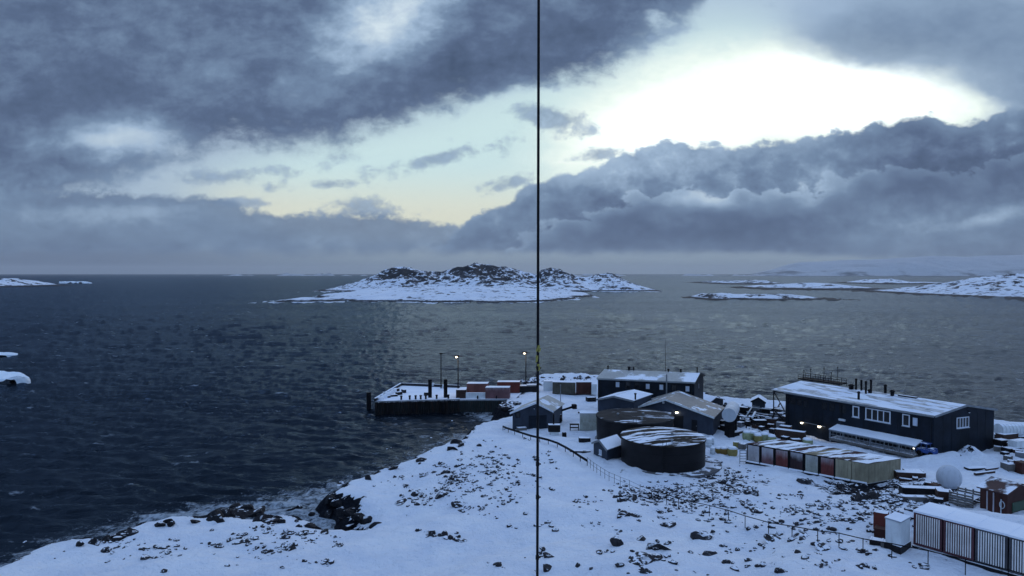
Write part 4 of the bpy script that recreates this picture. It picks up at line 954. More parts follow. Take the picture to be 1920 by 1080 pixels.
for i, (px, py, w_, h, m_, lb) in enumerate(((1348, 849, 1.0, .8, 'brass', 'ochre sack at the left of the pile beside the streaked tank'), (1357, 851, 1.0, .95, 'brass', 'ochre sack in the middle of the pile beside the streaked tank'), (1373, 853, 1.3, 1.1, 'yellowbag', 'large yellow sack at the right of the pile beside the streaked tank'),
                                         (1400, 824, 1.2, 1.3, 'greenbag', 'yellow green sack at the left of the snowy pile above the container row'), (1411, 823, 1.3, 1.2, 'greenbag', 'yellow green sack second from left in the snowy pile above the container row'), (1421, 828, 1.3, 1.2, 'yellowbag', 'yellow sack at the front of the snowy pile above the container row'), (1434, 826, 1.3, 1.2, 'greenbag', 'yellow green sack third from left in the snowy pile above the container row'), (1447, 828, 1.2, 1.0, 'greenbag', 'yellow green sack at the right of the snowy pile above the container row'), (1514, 833, 1.4, .9, 'greenbag', 'round snow-capped sack just behind the container row'))):
    bag(lb, px, py, w_, h, m_, 'bulk bags in the yard')
for px, py, r_, h, m_, lb in ((1328, 838, .5, 1.2, 'white', 'white drum right beside the streaked tank'), (1334, 833, .42, 1.0, 'white', 'white drum behind the one beside the streaked tank'), (970, 799, .35, .9, 'blackdust', 'snow-capped drum left of the boathouse door'), (988, 801, .55, 1.2, 'blackdust', 'big snow-capped drum in front of the boathouse'), (1336, 850, .35, .8, 'white', 'low white drum by the ochre sacks')):
    drum(lb, px, py, r_, h, m_, 'drums around the yard')
crate('pale grey upright locker at the right corner of the workshop', 1323, 805, 1.15, 1.0, 1.9, -30, 'white', 'locker', 'locker')
crate('dark open bin standing alone on the snow right of the workshop', 1368, 819, .9, .9, 1.6, 20, 'black', 'bin', 'bin')
crate('low dark crate next to the dark bin', 1379, 817, 1.1, .7, .7, 20, 'blackdust')
crate('long brown timber stack with snow by the wall of the long building', 1482, 823, 4.6, 1.2, 1.5, -35, 'brown', 'timber_stack', 'timber stack')
crate('brown crate with snowy lid behind the long timber stack', 1473, 812, 1.8, 1.2, 1.3, -35, 'brown')
crate('grey crate with snowy lid left of the long building corner', 1464, 806, 1.4, 1.0, 1.4, -35, 'greypipe')
for px, py, w_, h, m_, lb in ((1396, 795, 1.6, 1.0, 'blackdust', 'dark crate at the foot of the white cylinder tank'), (1408, 790, 1.8, 1.0, 'blackdust', 'dark snowy crate below the tiny hut'), (1424, 798, 2.2, 1.1, 'blackdust', 'wide dark crate amid the pipes by the balcony'), (1446, 796, 2.0, 1.2, 'brown', 'brown crate under the balcony of the long building'), (1440, 776, 2.4, 1.2, 'blackdust', 'snow-covered dark box behind the pipes'), (1455, 783, 2.0, 1.0, 'greypipe', 'grey snow-covered box below the balcony'), (1352, 800, 1.4, 1.2, 'blackdust', 'dark box left under the white cylinder tank'), (1342, 798, 1.2, 1.6, 'black', 'black cabinet at the corner of the workshop'), (1396, 772, 2.2, 1.0, 'blackdust', 'dark box beside the far end of the white cylinder tank')):
    crate(lb, px, py, w_, 1.2, h, rnd.uniform(-40, 20), m_, planks=True)
def pipe(label, a, b_, r_, m_='greypipe', za=None):
    A_ = G(*a); B_ = G(*b_); A_[2] += za or .6; B_[2] += za or .6
    t = thing('pipe', label, 'pipe', ((A_ + B_) / 2) * np.array([1, 1, 0]) + UP * (min(A_[2], B_[2]) - .6), 'pipes between the cylinder tank and the long building'); k = MB(); k.cyl(A_, B_, r_, n=10)
    k.build('tube', M[m_], t, True); k = MB()
    for f_ in (.12, .88): q = A_ + (B_ - A_) * f_; k.box((q[0], q[1], q[2] - r_ - .45), (.16, .3, .9))
    k.build('support', M['black'], t)
pipe('long grey pipe running towards the corner of the long building', (1412, 790), (1456, 800), .13, za=1.3); pipe('thin grey pipe behind the long grey pipe', (1400, 782), (1458, 790), .09, za=1.0)
pipe('slanting pale pipe below the tiny hut', (1401, 792), (1410, 778), .12, 'whiteclean', 1.5); pipe('dark pipe lowest of the pipes by the workshop yard', (1392, 802), (1450, 806), .12, 'black', .8)
pipe('brown pipe crossing low behind the dark pipe', (1390, 795), (1440, 788), .10, 'brown', 1.0); pipe('steep dark pipe near the balcony', (1448, 800), (1462, 772), .12, 'black', 1.6); pipe('pale thin pipe in front of the tiny hut', (1398, 776), (1446, 782), .07, 'whiteclean', 1.4)
pipe('short pale pipe beside the slanting one', (1410, 796), (1416, 785), .2, 'white', 1.2)
for i, (px, py) in enumerate(((1388, 783), (1394, 789), (1402, 799), (1415, 803), (1428, 806), (1436, 790), (1445, 803), (1452, 792), (1458, 775), (1430, 768), (1418, 772), (1388, 800), (1350, 805), (1357, 808), (1376, 805), (1448, 812), (1346, 770), (1338, 764))):
    o = crate('small dark snow-capped box in the jumble between the white cylinder tank and the long building', px, py, rnd.uniform(.7, 1.5), rnd.uniform(.7, 1.1), rnd.uniform(.5, 1.3), rnd.uniform(-60, 60), rnd.choice(['blackdust', 'brown', 'greypipe', 'blackdust']), 'junk_box', 'box', 'jumble of boxes in the yard')
for i, (px, py) in enumerate(((1698, 902), (1716, 900), (1740, 912), (1752, 920), (1696, 915), (1708, 930), (1760, 944), (1745, 938), (1775, 925), (1690, 934))):
    crate('small snow-capped box in the rubble between the container row and the white ball', px, py, rnd.uniform(.6, 1.4), rnd.uniform(.5, .9), rnd.uniform(.3, .8), rnd.uniform(-60, 60), rnd.choice(['blackdust', 'brown', 'timber', 'rust']), 'junk_box', 'box', 'boxes in the rubble by the white ball')
for i, (px, py) in enumerate(((1872, 845), (1884, 852), (1898, 838), (1908, 850), (1915, 858), (1878, 830), (1890, 862), (1902, 870))):
    crate('small snow-capped box in the scrap at the right edge beyond the long building', px, py, rnd.uniform(.7, 1.6), rnd.uniform(.6, 1.0), rnd.uniform(.4, 1.0), rnd.uniform(-60, 60), rnd.choice(['blackdust', 'brown', 'timber', 'greypipe']), 'junk_box', 'box', 'scrap boxes at the right edge')
for i, (px, py) in enumerate(((1460, 820), (1472, 828), (1492, 832), (1500, 822), (1452, 832), (1476, 836), (1464, 842), (1386, 812), (1392, 842), (1380, 838))):
    crate('small box half under snow between the sacks and the container row', px, py, rnd.uniform(.7, 1.5), rnd.uniform(.6, 1.0), rnd.uniform(.4, 1.0), rnd.uniform(-60, 60), rnd.choice(['blackdust', 'brown', 'timber', 'yellowbag']), 'junk_box', 'box', 'boxes by the sacks')
# near right yard
crate('brown timber stack right of the container row', 1705, 895, 3.4, 1.2, .8, -10, 'brown', 'timber_stack', 'timber stack')
crate('thin dark timber stack behind the brown one right of the container row', 1712, 886, 2.2, 1.0, .4, -10, 'blackdust', 'timber_stack', 'timber stack')
crate('long dark beam pile left of the white ball', 1728, 928, 4.2, 1.0, .9, -8, 'blackdust', 'beam_pile', 'beam pile'); crate('dark crate below the white ball', 1770, 938, 1.4, 1.2, 1.1, -20, 'brown')
crate('low snowy plank stack in front of the beam pile', 1722, 938, 3.4, .8, .5, -5, 'timber', 'plank_stack', 'plank stack')
crate('dark sled with snow lying on the open snow behind the white ball', 1832, 880, 3.2, 1.0, .35, 8, 'blackdust', 'sled', 'sled', planks=False); crate('long plank lying beside the dark sled', 1846, 888, 3.4, .35, .3, 18, 'brown', 'plank', 'plank', planks=False); crate('thin plank right of the dark sled', 1860, 880, 2.4, .3, .25, 20, 'brown', 'plank', 'plank', planks=False)
crate('grey brown box near the right edge above the rust shed', 1893, 880, 1.7, 1.2, .9, 10, 'timber'); crate('dark box at the right edge above the rust shed', 1915, 886, 1.2, 1.2, 1.5, 10, 'rust')
def slat_rack(label, px0, py0, px1, py1, h):
    a = G(px0, py0); b_ = G(px1, py1); t = thing('slatted_rack', label, 'rack', (a + b_) / 2); u_ = nrm((b_ - a) * np.array([1, 1, 0])); n_ = np.array([-u_[1], u_[0], 0]); L_ = np.linalg.norm((b_ - a)[:2])
    k = MB()
    for i in range(5):
        for s_ in (0, 2.2): k.obox((a + b_) / 2 + n_ * s_ + UP * (.12 + i * h / 5), u_ * L_ / 2, n_ * .04, UP * h / 14)
    k.build('slats', M['timber'], t); k = MB()
    for f_ in (0.02, .34, .66, .98):
        for s_ in (0.07, 2.13): q = a + (b_ - a) * f_ + n_ * s_; k.obox(q + UP * h / 2, u_ * .06, n_ * .05, UP * (h / 2 + .1))
    k.build('posts', M['timber'], t); k = MB(); k.obox((a + b_) / 2 + n_ * 1.1 + UP * (h * .6), u_ * L_ / 2, n_ * 1.1, UP * .05); k.build('load', M['roofspeck'], t)
slat_rack('grey slatted timber rack between the white ball and the rust shed', 1779, 944, 1824, 953, 1.25)
# radome
c_ = PD(1779.5, 895, 76.0); zb = gz(c_[0], c_[1]); r_ = 22.8 / F * 76
t = thing('radome', 'large white ball shaped radome on the snow at the right', 'radome', (c_[0], c_[1], zb)); k = MB(); k.sphere(c_, r_, 40, 26); k.v = [(c_[0] + (x - c_[0]) * .90, c_[1] + (y - c_[1]), z) for x, y, z in k.v]; o = k.build('dome', M['radome'], t, True)
k = MB(); k.cyl((c_[0], c_[1], zb - .3), (c_[0], c_[1], c_[2] - r_ * .85), .75, .8, n=20); k.build('pedestal', M['black'], t)
k = MB()
for i in range(6):
    a = math.pi * i / 6
    for j in range(24):
        p0 = 2 * math.pi * j / 24; p1 = 2 * math.pi * (j + 1) / 24
        f3 = lambda p_: (c_[0] + (r_ + .003) * .90 * math.sin(p_) * math.cos(a), c_[1] + (r_ + .003) * math.sin(p_) * math.sin(a), c_[2] + (r_ + .003) * math.cos(p_))
        k.cyl(f3(p0), f3(p1), .012, n=4, cap=False)
k.build('panel_seams', M['whiteclean'], t)
# rust brown shed
A_ = P(1838, 914, 9.2)[:2]; B_ = P(1888, 927, 9.2)[:2]; D_ = nrm([-(B_ - A_)[1], (B_ - A_)[0]]); D_ = (D_ if D_[0] > 0 else -D_)
rs, A3, B3, D3 = gable('rust_shed', 'rust brown steel shed with a low pitched roof at the right edge', 'shed', B_, B_ + D_ * 4.4, A_ - B_, 6.9, 9.2, 9.8, M['rust'], M['rustroof'], ov=.25, ex_front=.2, ex_back=.2)
WR = Wall(A_, B_)
for f_, m_ in ((.28, 'cmauve'), (.52, 'cmauve'), (.80, 'whiteclean')):
    k = MB(); panel(k, WR, WR.L * f_, 7.9, .10 if f_ < .7 else .07, 2.3 if f_ < .7 else 1.4, 0, .08); k.build('door_bar', M[m_], rs)
for f_ in (.14, .40, .66, .93):
    k = MB(); panel(k, WR, WR.L * f_, 7.95, WR.L * .2, 2.4, -.02, .03); k.build('door_panel', M['rust'], rs)
k = MB(); cc = WR.pt(WR.L * .84, 8.1, .06)
for i in range(14):
    p0, p1 = 2 * math.pi * i / 14, 2 * math.pi * (i + 1) / 14; k.cyl(cc + WR.a * .22 * math.cos(p0) + UP * .34 * math.sin(p0), cc + WR.a * .22 * math.cos(p1) + UP * .34 * math.sin(p1), .035, n=5, cap=False)
k.build('coiled_rope', M['whiteclean'], rs)
WR2 = Wall(B_, B_ + D_ * 4.4); k = MB(); panel(k, WR2, 2.2, 7.8, 2.6, .9, -.02, .06); k.build('side_hatch', paint('dark_green_hatch', (.05, .09, .06), .5, .2), rs)
# red brown stacked boxes left of the white box tank
for px, py, w_, h, m_, lb in ((1651, 1010, .9, 1.0, 'rust', 'dark red box lowest of the pile beside the white box tank'), (1652, 990, 1.1, 1.5, 'darkred', 'red box with snowy lid beside the white box tank'), (1648, 1022, 1.3, .5, 'blackdust', 'low black pallet beside the white box tank'), (1668, 1026, 1.2, .5, 'timber', 'grey pallet in front of the white box tank')):
    crate(lb, px, py, w_, .9, h, -35, m_)
# blue vehicle at the porch end
q = G(1738, 853); a = math.atan2(WL.a[1], WL.a[0])
v = thing('utility_vehicle', 'small blue utility vehicle parked at the porch end of the long building', 'vehicle', q); ca = np.array([math.cos(a), math.sin(a), 0]); na = np.array([-ca[1], ca[0], 0])
k = MB(); k.obox(q + UP * .62, ca * 1.25, na * .62, UP * .28); k.obox(q + UP * 1.0 + ca * .75, ca * .42, na * .58, UP * .12); k.build('body', M['blue'], v, bevel=.06)
k = MB()
for s_ in (-.9, .35):
    for e in (-.55, .55): k.cyl(q + ca * s_ * .6 + na * e + UP * .8, q + ca * s_ * .6 + na * e + UP * 1.65, .04, n=6)
k.build('roll_bar', M['blue'], v); k = MB(); k.obox(q + UP * 1.68 - ca * .18, ca * .6, na * .62, UP * .04); k.build('roof', M['blue'], v)
for s_ in (-.8, .8):
    for e in (-.62, .62): k = MB(); c_ = q + ca * s_ + na * e + UP * .32; k.cyl(c_ - na * .11, c_ + na * .11, .34, n=16); k.build('wheel', M['black'], v)

# things behind the long building at the right edge
c_ = P(1872, 806, 3.6 + 1.5); ax = nrm([1, .15, 0]); t = thing('wrapped_tank', 'pale lumpy wrapped tank lying behind the right end of the long building', 'tank', (c_[0], c_[1], 3.6)); k = MB()
for i in range(9): k.cyl(c_ + ax * (i * .62), c_ + ax * (i * .62 + .55), 1.0 - .05 * (i == 8), n=24)
k.build('shell', M['white'], t)
k = MB(); k.box((c_[0] + 2.8, c_[1] + .2, c_[2] - 1.6), (5.4, 1.8, 1.3)); k.build('cradle', M['blackdust'], t)
for px, py, w_, h, m_, lb in ((1888, 826, 3.2, 1.2, 'brown', 'brown crate pile behind the right end of the long building'), (1905, 822, 3.0, 1.0, 'white', 'white snowy box at the right edge behind the long building'), (1877, 838, 1.6, 1.2, 'blackdust', 'dark box at the right gable of the long building'), (1910, 838, 2.8, 1.1, 'white', 'broad snow-covered box at the right edge'), (1896, 846, 2.2, .6, 'blackdust', 'flat dark pallet on the snow right of the gable')):
    crate(lb, px, py, w_, 1.3, h, rnd.uniform(-15, 25), m_)

# ------------------------------------------------------------------ pier
zd = 2.9
pc = [P(703, 752, zd)[:2], P(862, 748, zd)[:2], P(862, 727, zd)[:2], P(752, 722.5, zd)[:2]]
p = thing('pier', 'snow-covered pier with dark sheet piling reaching into the water at the left', 'pier', (*((pc[0] + pc[1]) / 2), 0))
k = MB(); k.box8([(*q, zd - .25) for q in pc] + [(*q, zd) for q in pc]); k.build('deck', paint('pier_deck_snow', (.25, .26, .28), .8, .2, dust=1.0, thr=.3, dscale=.35), p)
k = MB(); dirs = nrm(pc[1] - pc[0])
inn = [np.array([*q, 0]) for q in pc]
k.box8([(q[0], q[1], -2) for q in inn] + [(q[0], q[1], zd - .26) for q in inn])
for i in range(34):
    q = pc[0] + (pc[1] - pc[0]) * (i + .5) / 34; k.cyl((*q, -2), (*q, zd - .3), .24, n=7)
for i in range(16):
    q = pc[3] + (pc[0] - pc[3]) * (i + .5) / 16; k.cyl((*q, -2), (*q, zd - .3), .24, n=7)
k.build('sheet_piling', M['pierwall'], p)
k = MB()
for a_, b_ in ((pc[3], pc[0]), (pc[2], pc[3])):
    m_ = (a_ + b_) / 2; L_ = np.linalg.norm(b_ - a_); k.obox((*m_, zd + .3), (*((b_ - a_) / 2), 0), (*(np.array([-(b_ - a_)[1], (b_ - a_)[0]]) / L_ * .22), 0), UP * .3)
k.build('kerb', paint('pier_kerb', (.03, .03, .035), .6, .2, dust=.9), p)
for f_ in (.30, .40, .47, .53, .59, .72, .86):
    q = pc[0] + (pc[1] - pc[0]) * f_ + np.array([0, .8]); k = MB(); k.cyl((*q, zd - .05), (*q, zd + .7), .20, n=10); k.cyl((*q, zd + .7), (*q, zd + .88), .3, .24, n=10); k.build('bollard', M['black'], p)
for px in (807, 836):
    q = P(px, 769, 0)[:2] + np.array([0, -.6]); zt = PD(px, 711.5, q[1])[2]; k = MB(); k.cyl((*q, -2), (*q, zt), .42, n=14); k.build('mooring_pile', M['black'], p)
q = P(691.5, 769, 0)[:2]; zt = PD(691.5, 736, q[1])[2]; k = MB(); k.cyl((*q, -2), (*q, zt), .5, n=14); k.build('fender_pile', M['black'], p)
for i in range(5):
    q = pc[0] + (pc[3] - pc[0]) * (.06 + i * .12); k = MB(); k.box((q[0] + .9, q[1], zd + .35), (1.3, .9, .8), rnd.random()); o = k.build('snow_heap', M['snow'], p, bevel=.2)
for f_ in (.15, .45, .8): q = pc[0] + (pc[1] - pc[0]) * f_ - np.array([0, .35]); k = MB(); k.cyl((*q, .3), (*q, zd - .5), .35, n=12); k.build('fender', M['black'], p)
for px, py in ((812, 721), (832, 724.5)):
    q = P(px, py, zd + .5); k = MB(); k.sphere(q, .42, 12, 8, (1, 1, 1.1)); k.build('buoy', M['whiteclean'], p, True)
# quay wall joining the pier with the land
qc = [P(862, 749, 2.8)[:2], P(966, 748, 2.8)[:2], P(992, 722, 2.8)[:2], P(862, 726, 2.8)[:2]]
qy = thing('quay', 'green stained quay wall between pier and shore under the red containers', 'quay', (*((qc[0] + qc[1]) / 2), 0))
k = MB(); k.box8([(*q, 2.5) for q in qc] + [(*q, 2.8) for q in qc]); k.build('apron', M['roofsnow'], qy)
k = MB(); k.box8([(*q, -2) for q in qc] + [(*q, 2.49) for q in qc])
for i in range(30): q = qc[0] + (qc[1] - qc[0]) * (i + .5) / 30; k.cyl((*q, -2), (*q, 2.4), .22, n=7)
k.build('quay_wall', M['pierwall2'], qy)
for f_ in (.32, .66): q = qc[0] + (qc[1] - qc[0]) * f_ + np.array([0, .5]); k = MB(); k.cyl((*q, 2.7), (*q, 3.5), .16, n=8); k.build('bollard', M['black'], qy)
def boxc(label, px0, px1, pyb, h, dep, m_, zb, rot=0.0, name='shipping_container', group='containers on the quay', skew=(.1, 1)):
    a = P(px0, pyb, zb); b_ = P(px1, pyb + rot, zb); w_ = (b_ - a)[:2]; dv = nrm(skew) * dep
    return container(label, a, w_, dv, h, M[m_], M['roofsnow'] if m_ not in ('darkred',) else M['rA2'], group=group, name=name, gap=0)
M['rA2'] = paint('dusted_red_roof', (.24, .10, .08), .6, .2, dust=.6, thr=.3, dscale=.5)
boxc('faded red container with snow on top on the quay', 875, 914, 744, 2.9, 2.4, 'redbrown', 2.82)
boxc('low brown red container in front of the others on the quay', 910, 955, 747.5, 2.4, 2.2, 'cmauve', 2.82)
boxc('dark red container at the right end of the quay', 932, 974, 737, 2.5, 2.4, 'darkred', 2.82)
crate('dark brown cabin at the root of the pier', 865, 745.5, 2.2, 1.8, 1.9, 0, 'brown', 'cabin', 'cabin', z=2.82)
crate('low white box in front of the faded red container', 892, 746.8, 4.3, .5, 1.3, 0, 'white', 'box', 'box', z=2.82, planks=False)
yg = 'containers in the far yard'
boxc('white container left of the olive one in the far yard', 1019, 1038, 733, 2.2, 2.5, 'white', 2.9, group=yg); boxc('olive container in the far yard behind the boathouse', 1036, 1079, 738, 2.6, 2.6, 'olive', 2.9, 1, group=yg); boxc('dark maroon container right of the olive one in the far yard', 1080, 1109, 739, 2.7, 2.6, 'rust', 2.9, group=yg); boxc('small white container at the left corner of the two storey block', 1109, 1119, 740, 2.3, 2.6, 'white', 2.9, group=yg)
boxc('white ribbed container on the snow left of the farther black tank', 1087, 1126, 807, 2.9, 2.4, 'csage', 3.3, 0, group=yg)
crate('snow-covered dark trailer near the right lamp post', 986, 734, 5.0, 2.0, 1.5, 5, 'blackdust', 'trailer', 'trailer', planks=True); crate('dark green box right of the snow-covered trailer', 998, 734, 2.6, 1.4, 1.7, 0, 'olive')
for px, py in ((722, 741), (731, 737), (739, 743), (748, 740), (728, 745), (757, 736), (743, 733), (800, 741)):
    crate('low snow-covered gear lying on the left half of the pier deck', px, py, rnd.uniform(.9, 1.8), rnd.uniform(.6, 1.0), rnd.uniform(.4, .8), rnd.uniform(-60, 60), 'blackdust', 'deck_gear', 'gear', 'gear on the pier deck', z=2.92, planks=False)
# lamp posts
def lamp_post(label, px, pyb, pyt, zb, lit, power):
    q = P(px, pyb, zb); zt = PD(px, pyt, q[1])[2]; t = thing('lamp_post', label, 'lamp post', q, 'lamp posts by the pier'); k = MB(); k.cyl(q - UP * .3, (q[0], q[1], zt), .15, .09, n=8); k.build('pole', M['black'], t, True)
    k = MB(); k.cyl((q[0] - .1, q[1], zt), (q[0] + .9, q[1], zt + .1), .06, n=6); k.build('arm', M['black'], t)
    if lit:
        k = MB(); k.obox((q[0] - .35, q[1], zt + .12), (.55, 0, .1), (0, .35, 0), (0, 0, .14)); o = k.build('lamp_head', M['black'], t); k = MB(); k.sphere((q[0] - .35, q[1] - .28, zt - .05), .24, 12, 8, (1, .9, .6)); k.build('bulb', M['lamppier'], o, True)
        L = bpy.data.lights.new('lamp_light', 'POINT'); L.energy = power; L.color = (1, .78, .45); L.shadow_soft_size = .3; lo = bpy.data.objects.new('lamp_light', L); COL.objects.link(lo); lo.location = (q[0] - .4, q[1] - .6, zt - .7)
    else:
        k = MB(); k.box((q[0], q[1], zt), (.7, .4, .3)); k.build('lamp_head', M['black'], t)
lamp_post('thin unlit lamp post at the back edge of the pier', 827, 728, 663, 2.9, False, 0)
lamp_post('lit lamp post at the root of the pier', 859, 742, 669, 2.9, True, 220)
lamp_post('lit lamp post on the shore beside the dark red container', 986, 730, 662, 2.9, True, 220)

# ------------------------------------------------------------------ yard machines by the boathouse
q = G(1040, 792); t = thing('loader', 'dark wheeled loader with raised boom beside the boathouse', 'loader', q)
k = MB(); k.box(q + UP * 1.1, (2.2, 1.6, .9), .3); k.build('body', M['brown'], t, bevel=.06); k = MB(); k.box(q + UP * 2.1 + np.array([-.2, .1, 0]), (1.1, 1.3, 1.3), .3); k.build('cab', M['black'], t, bevel=.05)
k = MB(); k.cyl(q + UP * 1.6, q + np.array([1.3, .6, 3.2]), .16, n=8); k.cyl(q + np.array([.3, .3, 1.8]), q + np.array([3.6, 1.6, 2.6]), .2, n=8); k.build('boom', M['black'], t); k = MB(); k.box(q + np.array([3.7, 1.6, 2.6]), (.7, .9, .8), .3); k.build('bucket', M['black'], t)
for dx, dy in ((-.8, -.85), (.8, -.6), (-.9, .75), (.7, .95)): k = MB(); c_ = q + np.array([dx, dy, .5]); k.cyl(c_ - np.array([-.05, .15, 0]), c_ + np.array([-.05, .15, 0]), .55, n=16); k.build('wheel', M['black'], t)
q = G(1039, 815); t = thing('generator', 'black generator on a white skid in front of the boathouse', 'generator', q); k = MB(); k.box(q + UP * 1.15, (2.0, 1.2, 1.2), 0); k.build('housing', M['blackdust'], t, bevel=.08); k = MB(); k.box(q + UP * .28, (1.5, 1.0, .5), 0); k.build('skid', M['white'], t); k = MB(); k.cyl(q + np.array([-.1, 0, 1.7]), q + np.array([-.1, 0, 3.4]), .13, n=8); k.build('exhaust', M['black'], t)
crate('small black box right of the generator', 1058, 819, .7, .7, .7, 0, 'black')
q = G(1077, 807); t = thing('work_bench', 'small dark open frame bench standing on the yard snow', 'bench', q); k = MB(); k.box(q + UP * 1.05, (1.6, .8, .12)); k.box(q + UP * .5, (1.5, .7, .08)); k.build('shelf', M['black'], t); 
for dx in (-.72, .72):
    for dy in (-.33, .33): k = MB(); k.box(q + np.array([dx, dy, .5]), (.1, .1, 1.1)); k.build('leg', M['black'], t)
for px, py, w_, h, m_, lb in ((1012, 797, 1.6, 1.4, 'white', 'white snow-covered crate just left of the loader'), (1004, 801, 1.0, .8, 'rust', 'dark red crate behind the vertical wire'), (1020, 800, 1.2, 1.0, 'blackdust', 'black snowy crate at the right of the boathouse door'), (978, 806, 1.6, .5, 'timber', 'low grey pallet at the boathouse corner'), (1029, 793, .9, 1.3, 'white', 'upright white box at the right corner of the boathouse'), (1108, 752, 2.0, .9, 'blackdust', 'low dark cart left of the two storey block'), (1092, 775, 1.6, .4, 'blackdust', 'flat dark sled above the white ribbed container'), (1096, 828, 1.8, .7, 'blackdust', 'small dark bush-like scrap pile left of the pump shed'), (1088, 848, 3.0, .35, 'blackdust', 'low dark beam on the snow left of the pump shed')):
    crate(lb, px, py, w_, 1.0, h, rnd.uniform(-20, 20), m_)
q = P(1051, 757, 2.9); t = thing('flag_pole', 'thin grey pole standing on the open yard snow', 'pole', q); k = MB(); zt = PD(1051, 722, q[1])[2]; k.cyl(q - UP * .2, (q[0], q[1], zt), .09, .06, n=8); k.build('shaft', M['steel'], t)
k = MB(); k.box((q[0], q[1], zt), (.25, .2, .2)); k.build('cap', M['steel'], t)

# ------------------------------------------------------------------ fences
def fence(label, pix, h, m_, r_=.03, rails=(1.0,), rr=.035):
    pts = Gmany(pix); t = thing('pipe_fence', label, 'fence', pts[0])
    for q in pts: k = MB(); k.cyl(q - UP * .4, q + UP * (h + .05), r_, n=6); k.build('post', m_, t)
    for f_ in rails:
        k = MB()
        for a, b_ in zip(pts[:-1], pts[1:]): k.cyl(a + UP * h * f_, b_ + UP * h * f_, rr, n=6)
        k.build('rail', m_, t)
fence('dark post and rail fence sloping across the foreground snow to the right corner', [(1222, 937), (1250, 946), (1272, 955), (1297, 961), (1330, 968), (1366, 978), (1397, 990), (1441, 1003), (1485, 1011), (1533, 1021), (1573, 1026), (1618, 1037), (1672, 1047), (1740, 1061), (1810, 1078), (1890, 1098), (1960, 1118)], 1.15, M['black'], .035, (1.0,), .045)
fence('thin wire fence curving round the left of the tanks', [(1101, 873), (1107, 878), (1113, 883), (1119, 887), (1126, 892), (1134, 897), (1142, 902), (1152, 906), (1163, 911), (1180, 918), (1200, 928), (1222, 937)], 1.1, M['black'], .025, (1.0, .55), .016)
fence('low dark pipeline rail running down from the boathouse to the tanks', [(943, 807), (953, 811), (965, 815), (980, 820), (995, 825), (1012, 829), (1028, 833), (1045, 839), (1060, 847), (1075, 856), (1088, 865), (1101, 873)], .75, M['black'], .05, (1.0, .8), .10)

# ------------------------------------------------------------------ rocks
def rock_mesh(seed):
    r_ = random.Random(seed); import bmesh
    bm = bmesh.new(); bmesh.ops.create_icosphere(bm, subdivisions=3, radius=1.0)
    pl_ = [(Vector((r_.gauss(0, 1), r_.gauss(0, 1), r_.gauss(0, .8))).normalized(), r_.uniform(.32, .72)) for _ in range(9)]
    sq = (r_.uniform(.9, 1.5), r_.uniform(.6, 1.0), r_.uniform(.45, .8))
    for v_ in bm.verts:
        for n_, d_ in pl_:
            e = v_.co.dot(n_) - d_
            if e > 0: v_.co -= n_ * e
        j = float(fbm(np.array([v_.co.x * 2.1 + seed]), np.array([v_.co.y * 2.1 + v_.co.z * 1.7]), 3)[0]) - .5
        v_.co *= 1 + .16 * j
        v_.co.x *= sq[0]; v_.co.y *= sq[1]; v_.co.z *= sq[2]
    me = bpy.data.meshes.new('rock'); bm.to_mesh(me); bm.free(); return me
RM = []
for i in range(12):
    me = rock_mesh(100 + i); me.materials.append(M['rock']); RM.append(me)
WM_ = []
for me in RM[:8]: q = me.copy(); q.materials.clear(); q.materials.append(M['wetrock']); WM_.append(q)
def put_rocks(pix, sizes, label, group, meshes=RM, sink=.34, cat='rock'):
    pts = Gmany(pix)
    for q, s_ in zip(pts, sizes):
        o = bpy.data.objects.new('rock', rnd.choice(meshes)); COL.objects.link(o)
        o.location = (q[0], q[1], q[2] + s_ * (.30 - sink)); o.scale = (s_, s_ * rnd.uniform(.8, 1.2), s_ * rnd.uniform(.7, 1.15)); o.rotation_euler = (rnd.uniform(-.35, .35), rnd.uniform(-.35, .35), rnd.uniform(0, 6.28))
        tag(o, label, cat, group)
BIG = [((1257, 984), .85, 'angular snow-capped boulder in the middle of the snow below the fence'), ((1166, 963), .75, 'dark boulder left below the bend of the fence'), ((1182, 938), .8, 'upright dark boulder standing at the fence bend'), ((1504, 1008), .85, 'dark dome-shaped boulder just below the fence'), ((1455, 1012), .8, 'snow-topped pointed rock below the fence posts'), ((1205, 1055), 1.1, 'largest snow-plastered boulder near the bottom edge'), ((1231, 1026), .85, 'dark boulder above the largest one near the bottom'), ((1159, 1022), .7, 'round dark boulder left of the largest one near the bottom'),
       ((1026, 1070), .65, 'dark rock at the bottom edge beside the vertical wire'), ((1508, 905), 1.0, 'snow-speckled heap of rock in front of the container row'), ((1416, 957), .9, 'flat dark rock beyond the middle of the fence'), ((1332, 1040), .6, 'slanting shard of rock near the bottom right of the middle'), ((1310, 1007), .95, 'wide low snowy rock below the middle of the fence'), ((1547, 1028), .6, 'small dark rock under the right part of the fence'), ((1200, 1012), .6, 'slanted flat rock left of the dark boulder'), ((866, 947), .65, 'lone dark rock on the left headland slope'), ((830, 927), .75, 'wide dark rock on the headland slope'), ((780, 927), .6, 'small dark rock on the headland near the cove'), ((750, 945), .6, 'roundish dark rock nearest the cove'), ((545, 1030), .7, 'slanted dark rock alone on the lower left snow'), ((274, 1047), .65, 'dark rock at the lower left near the shore edge')]
for (pp, s_, lb) in BIG: put_rocks([pp], [s_ * 1.4], lb, None)
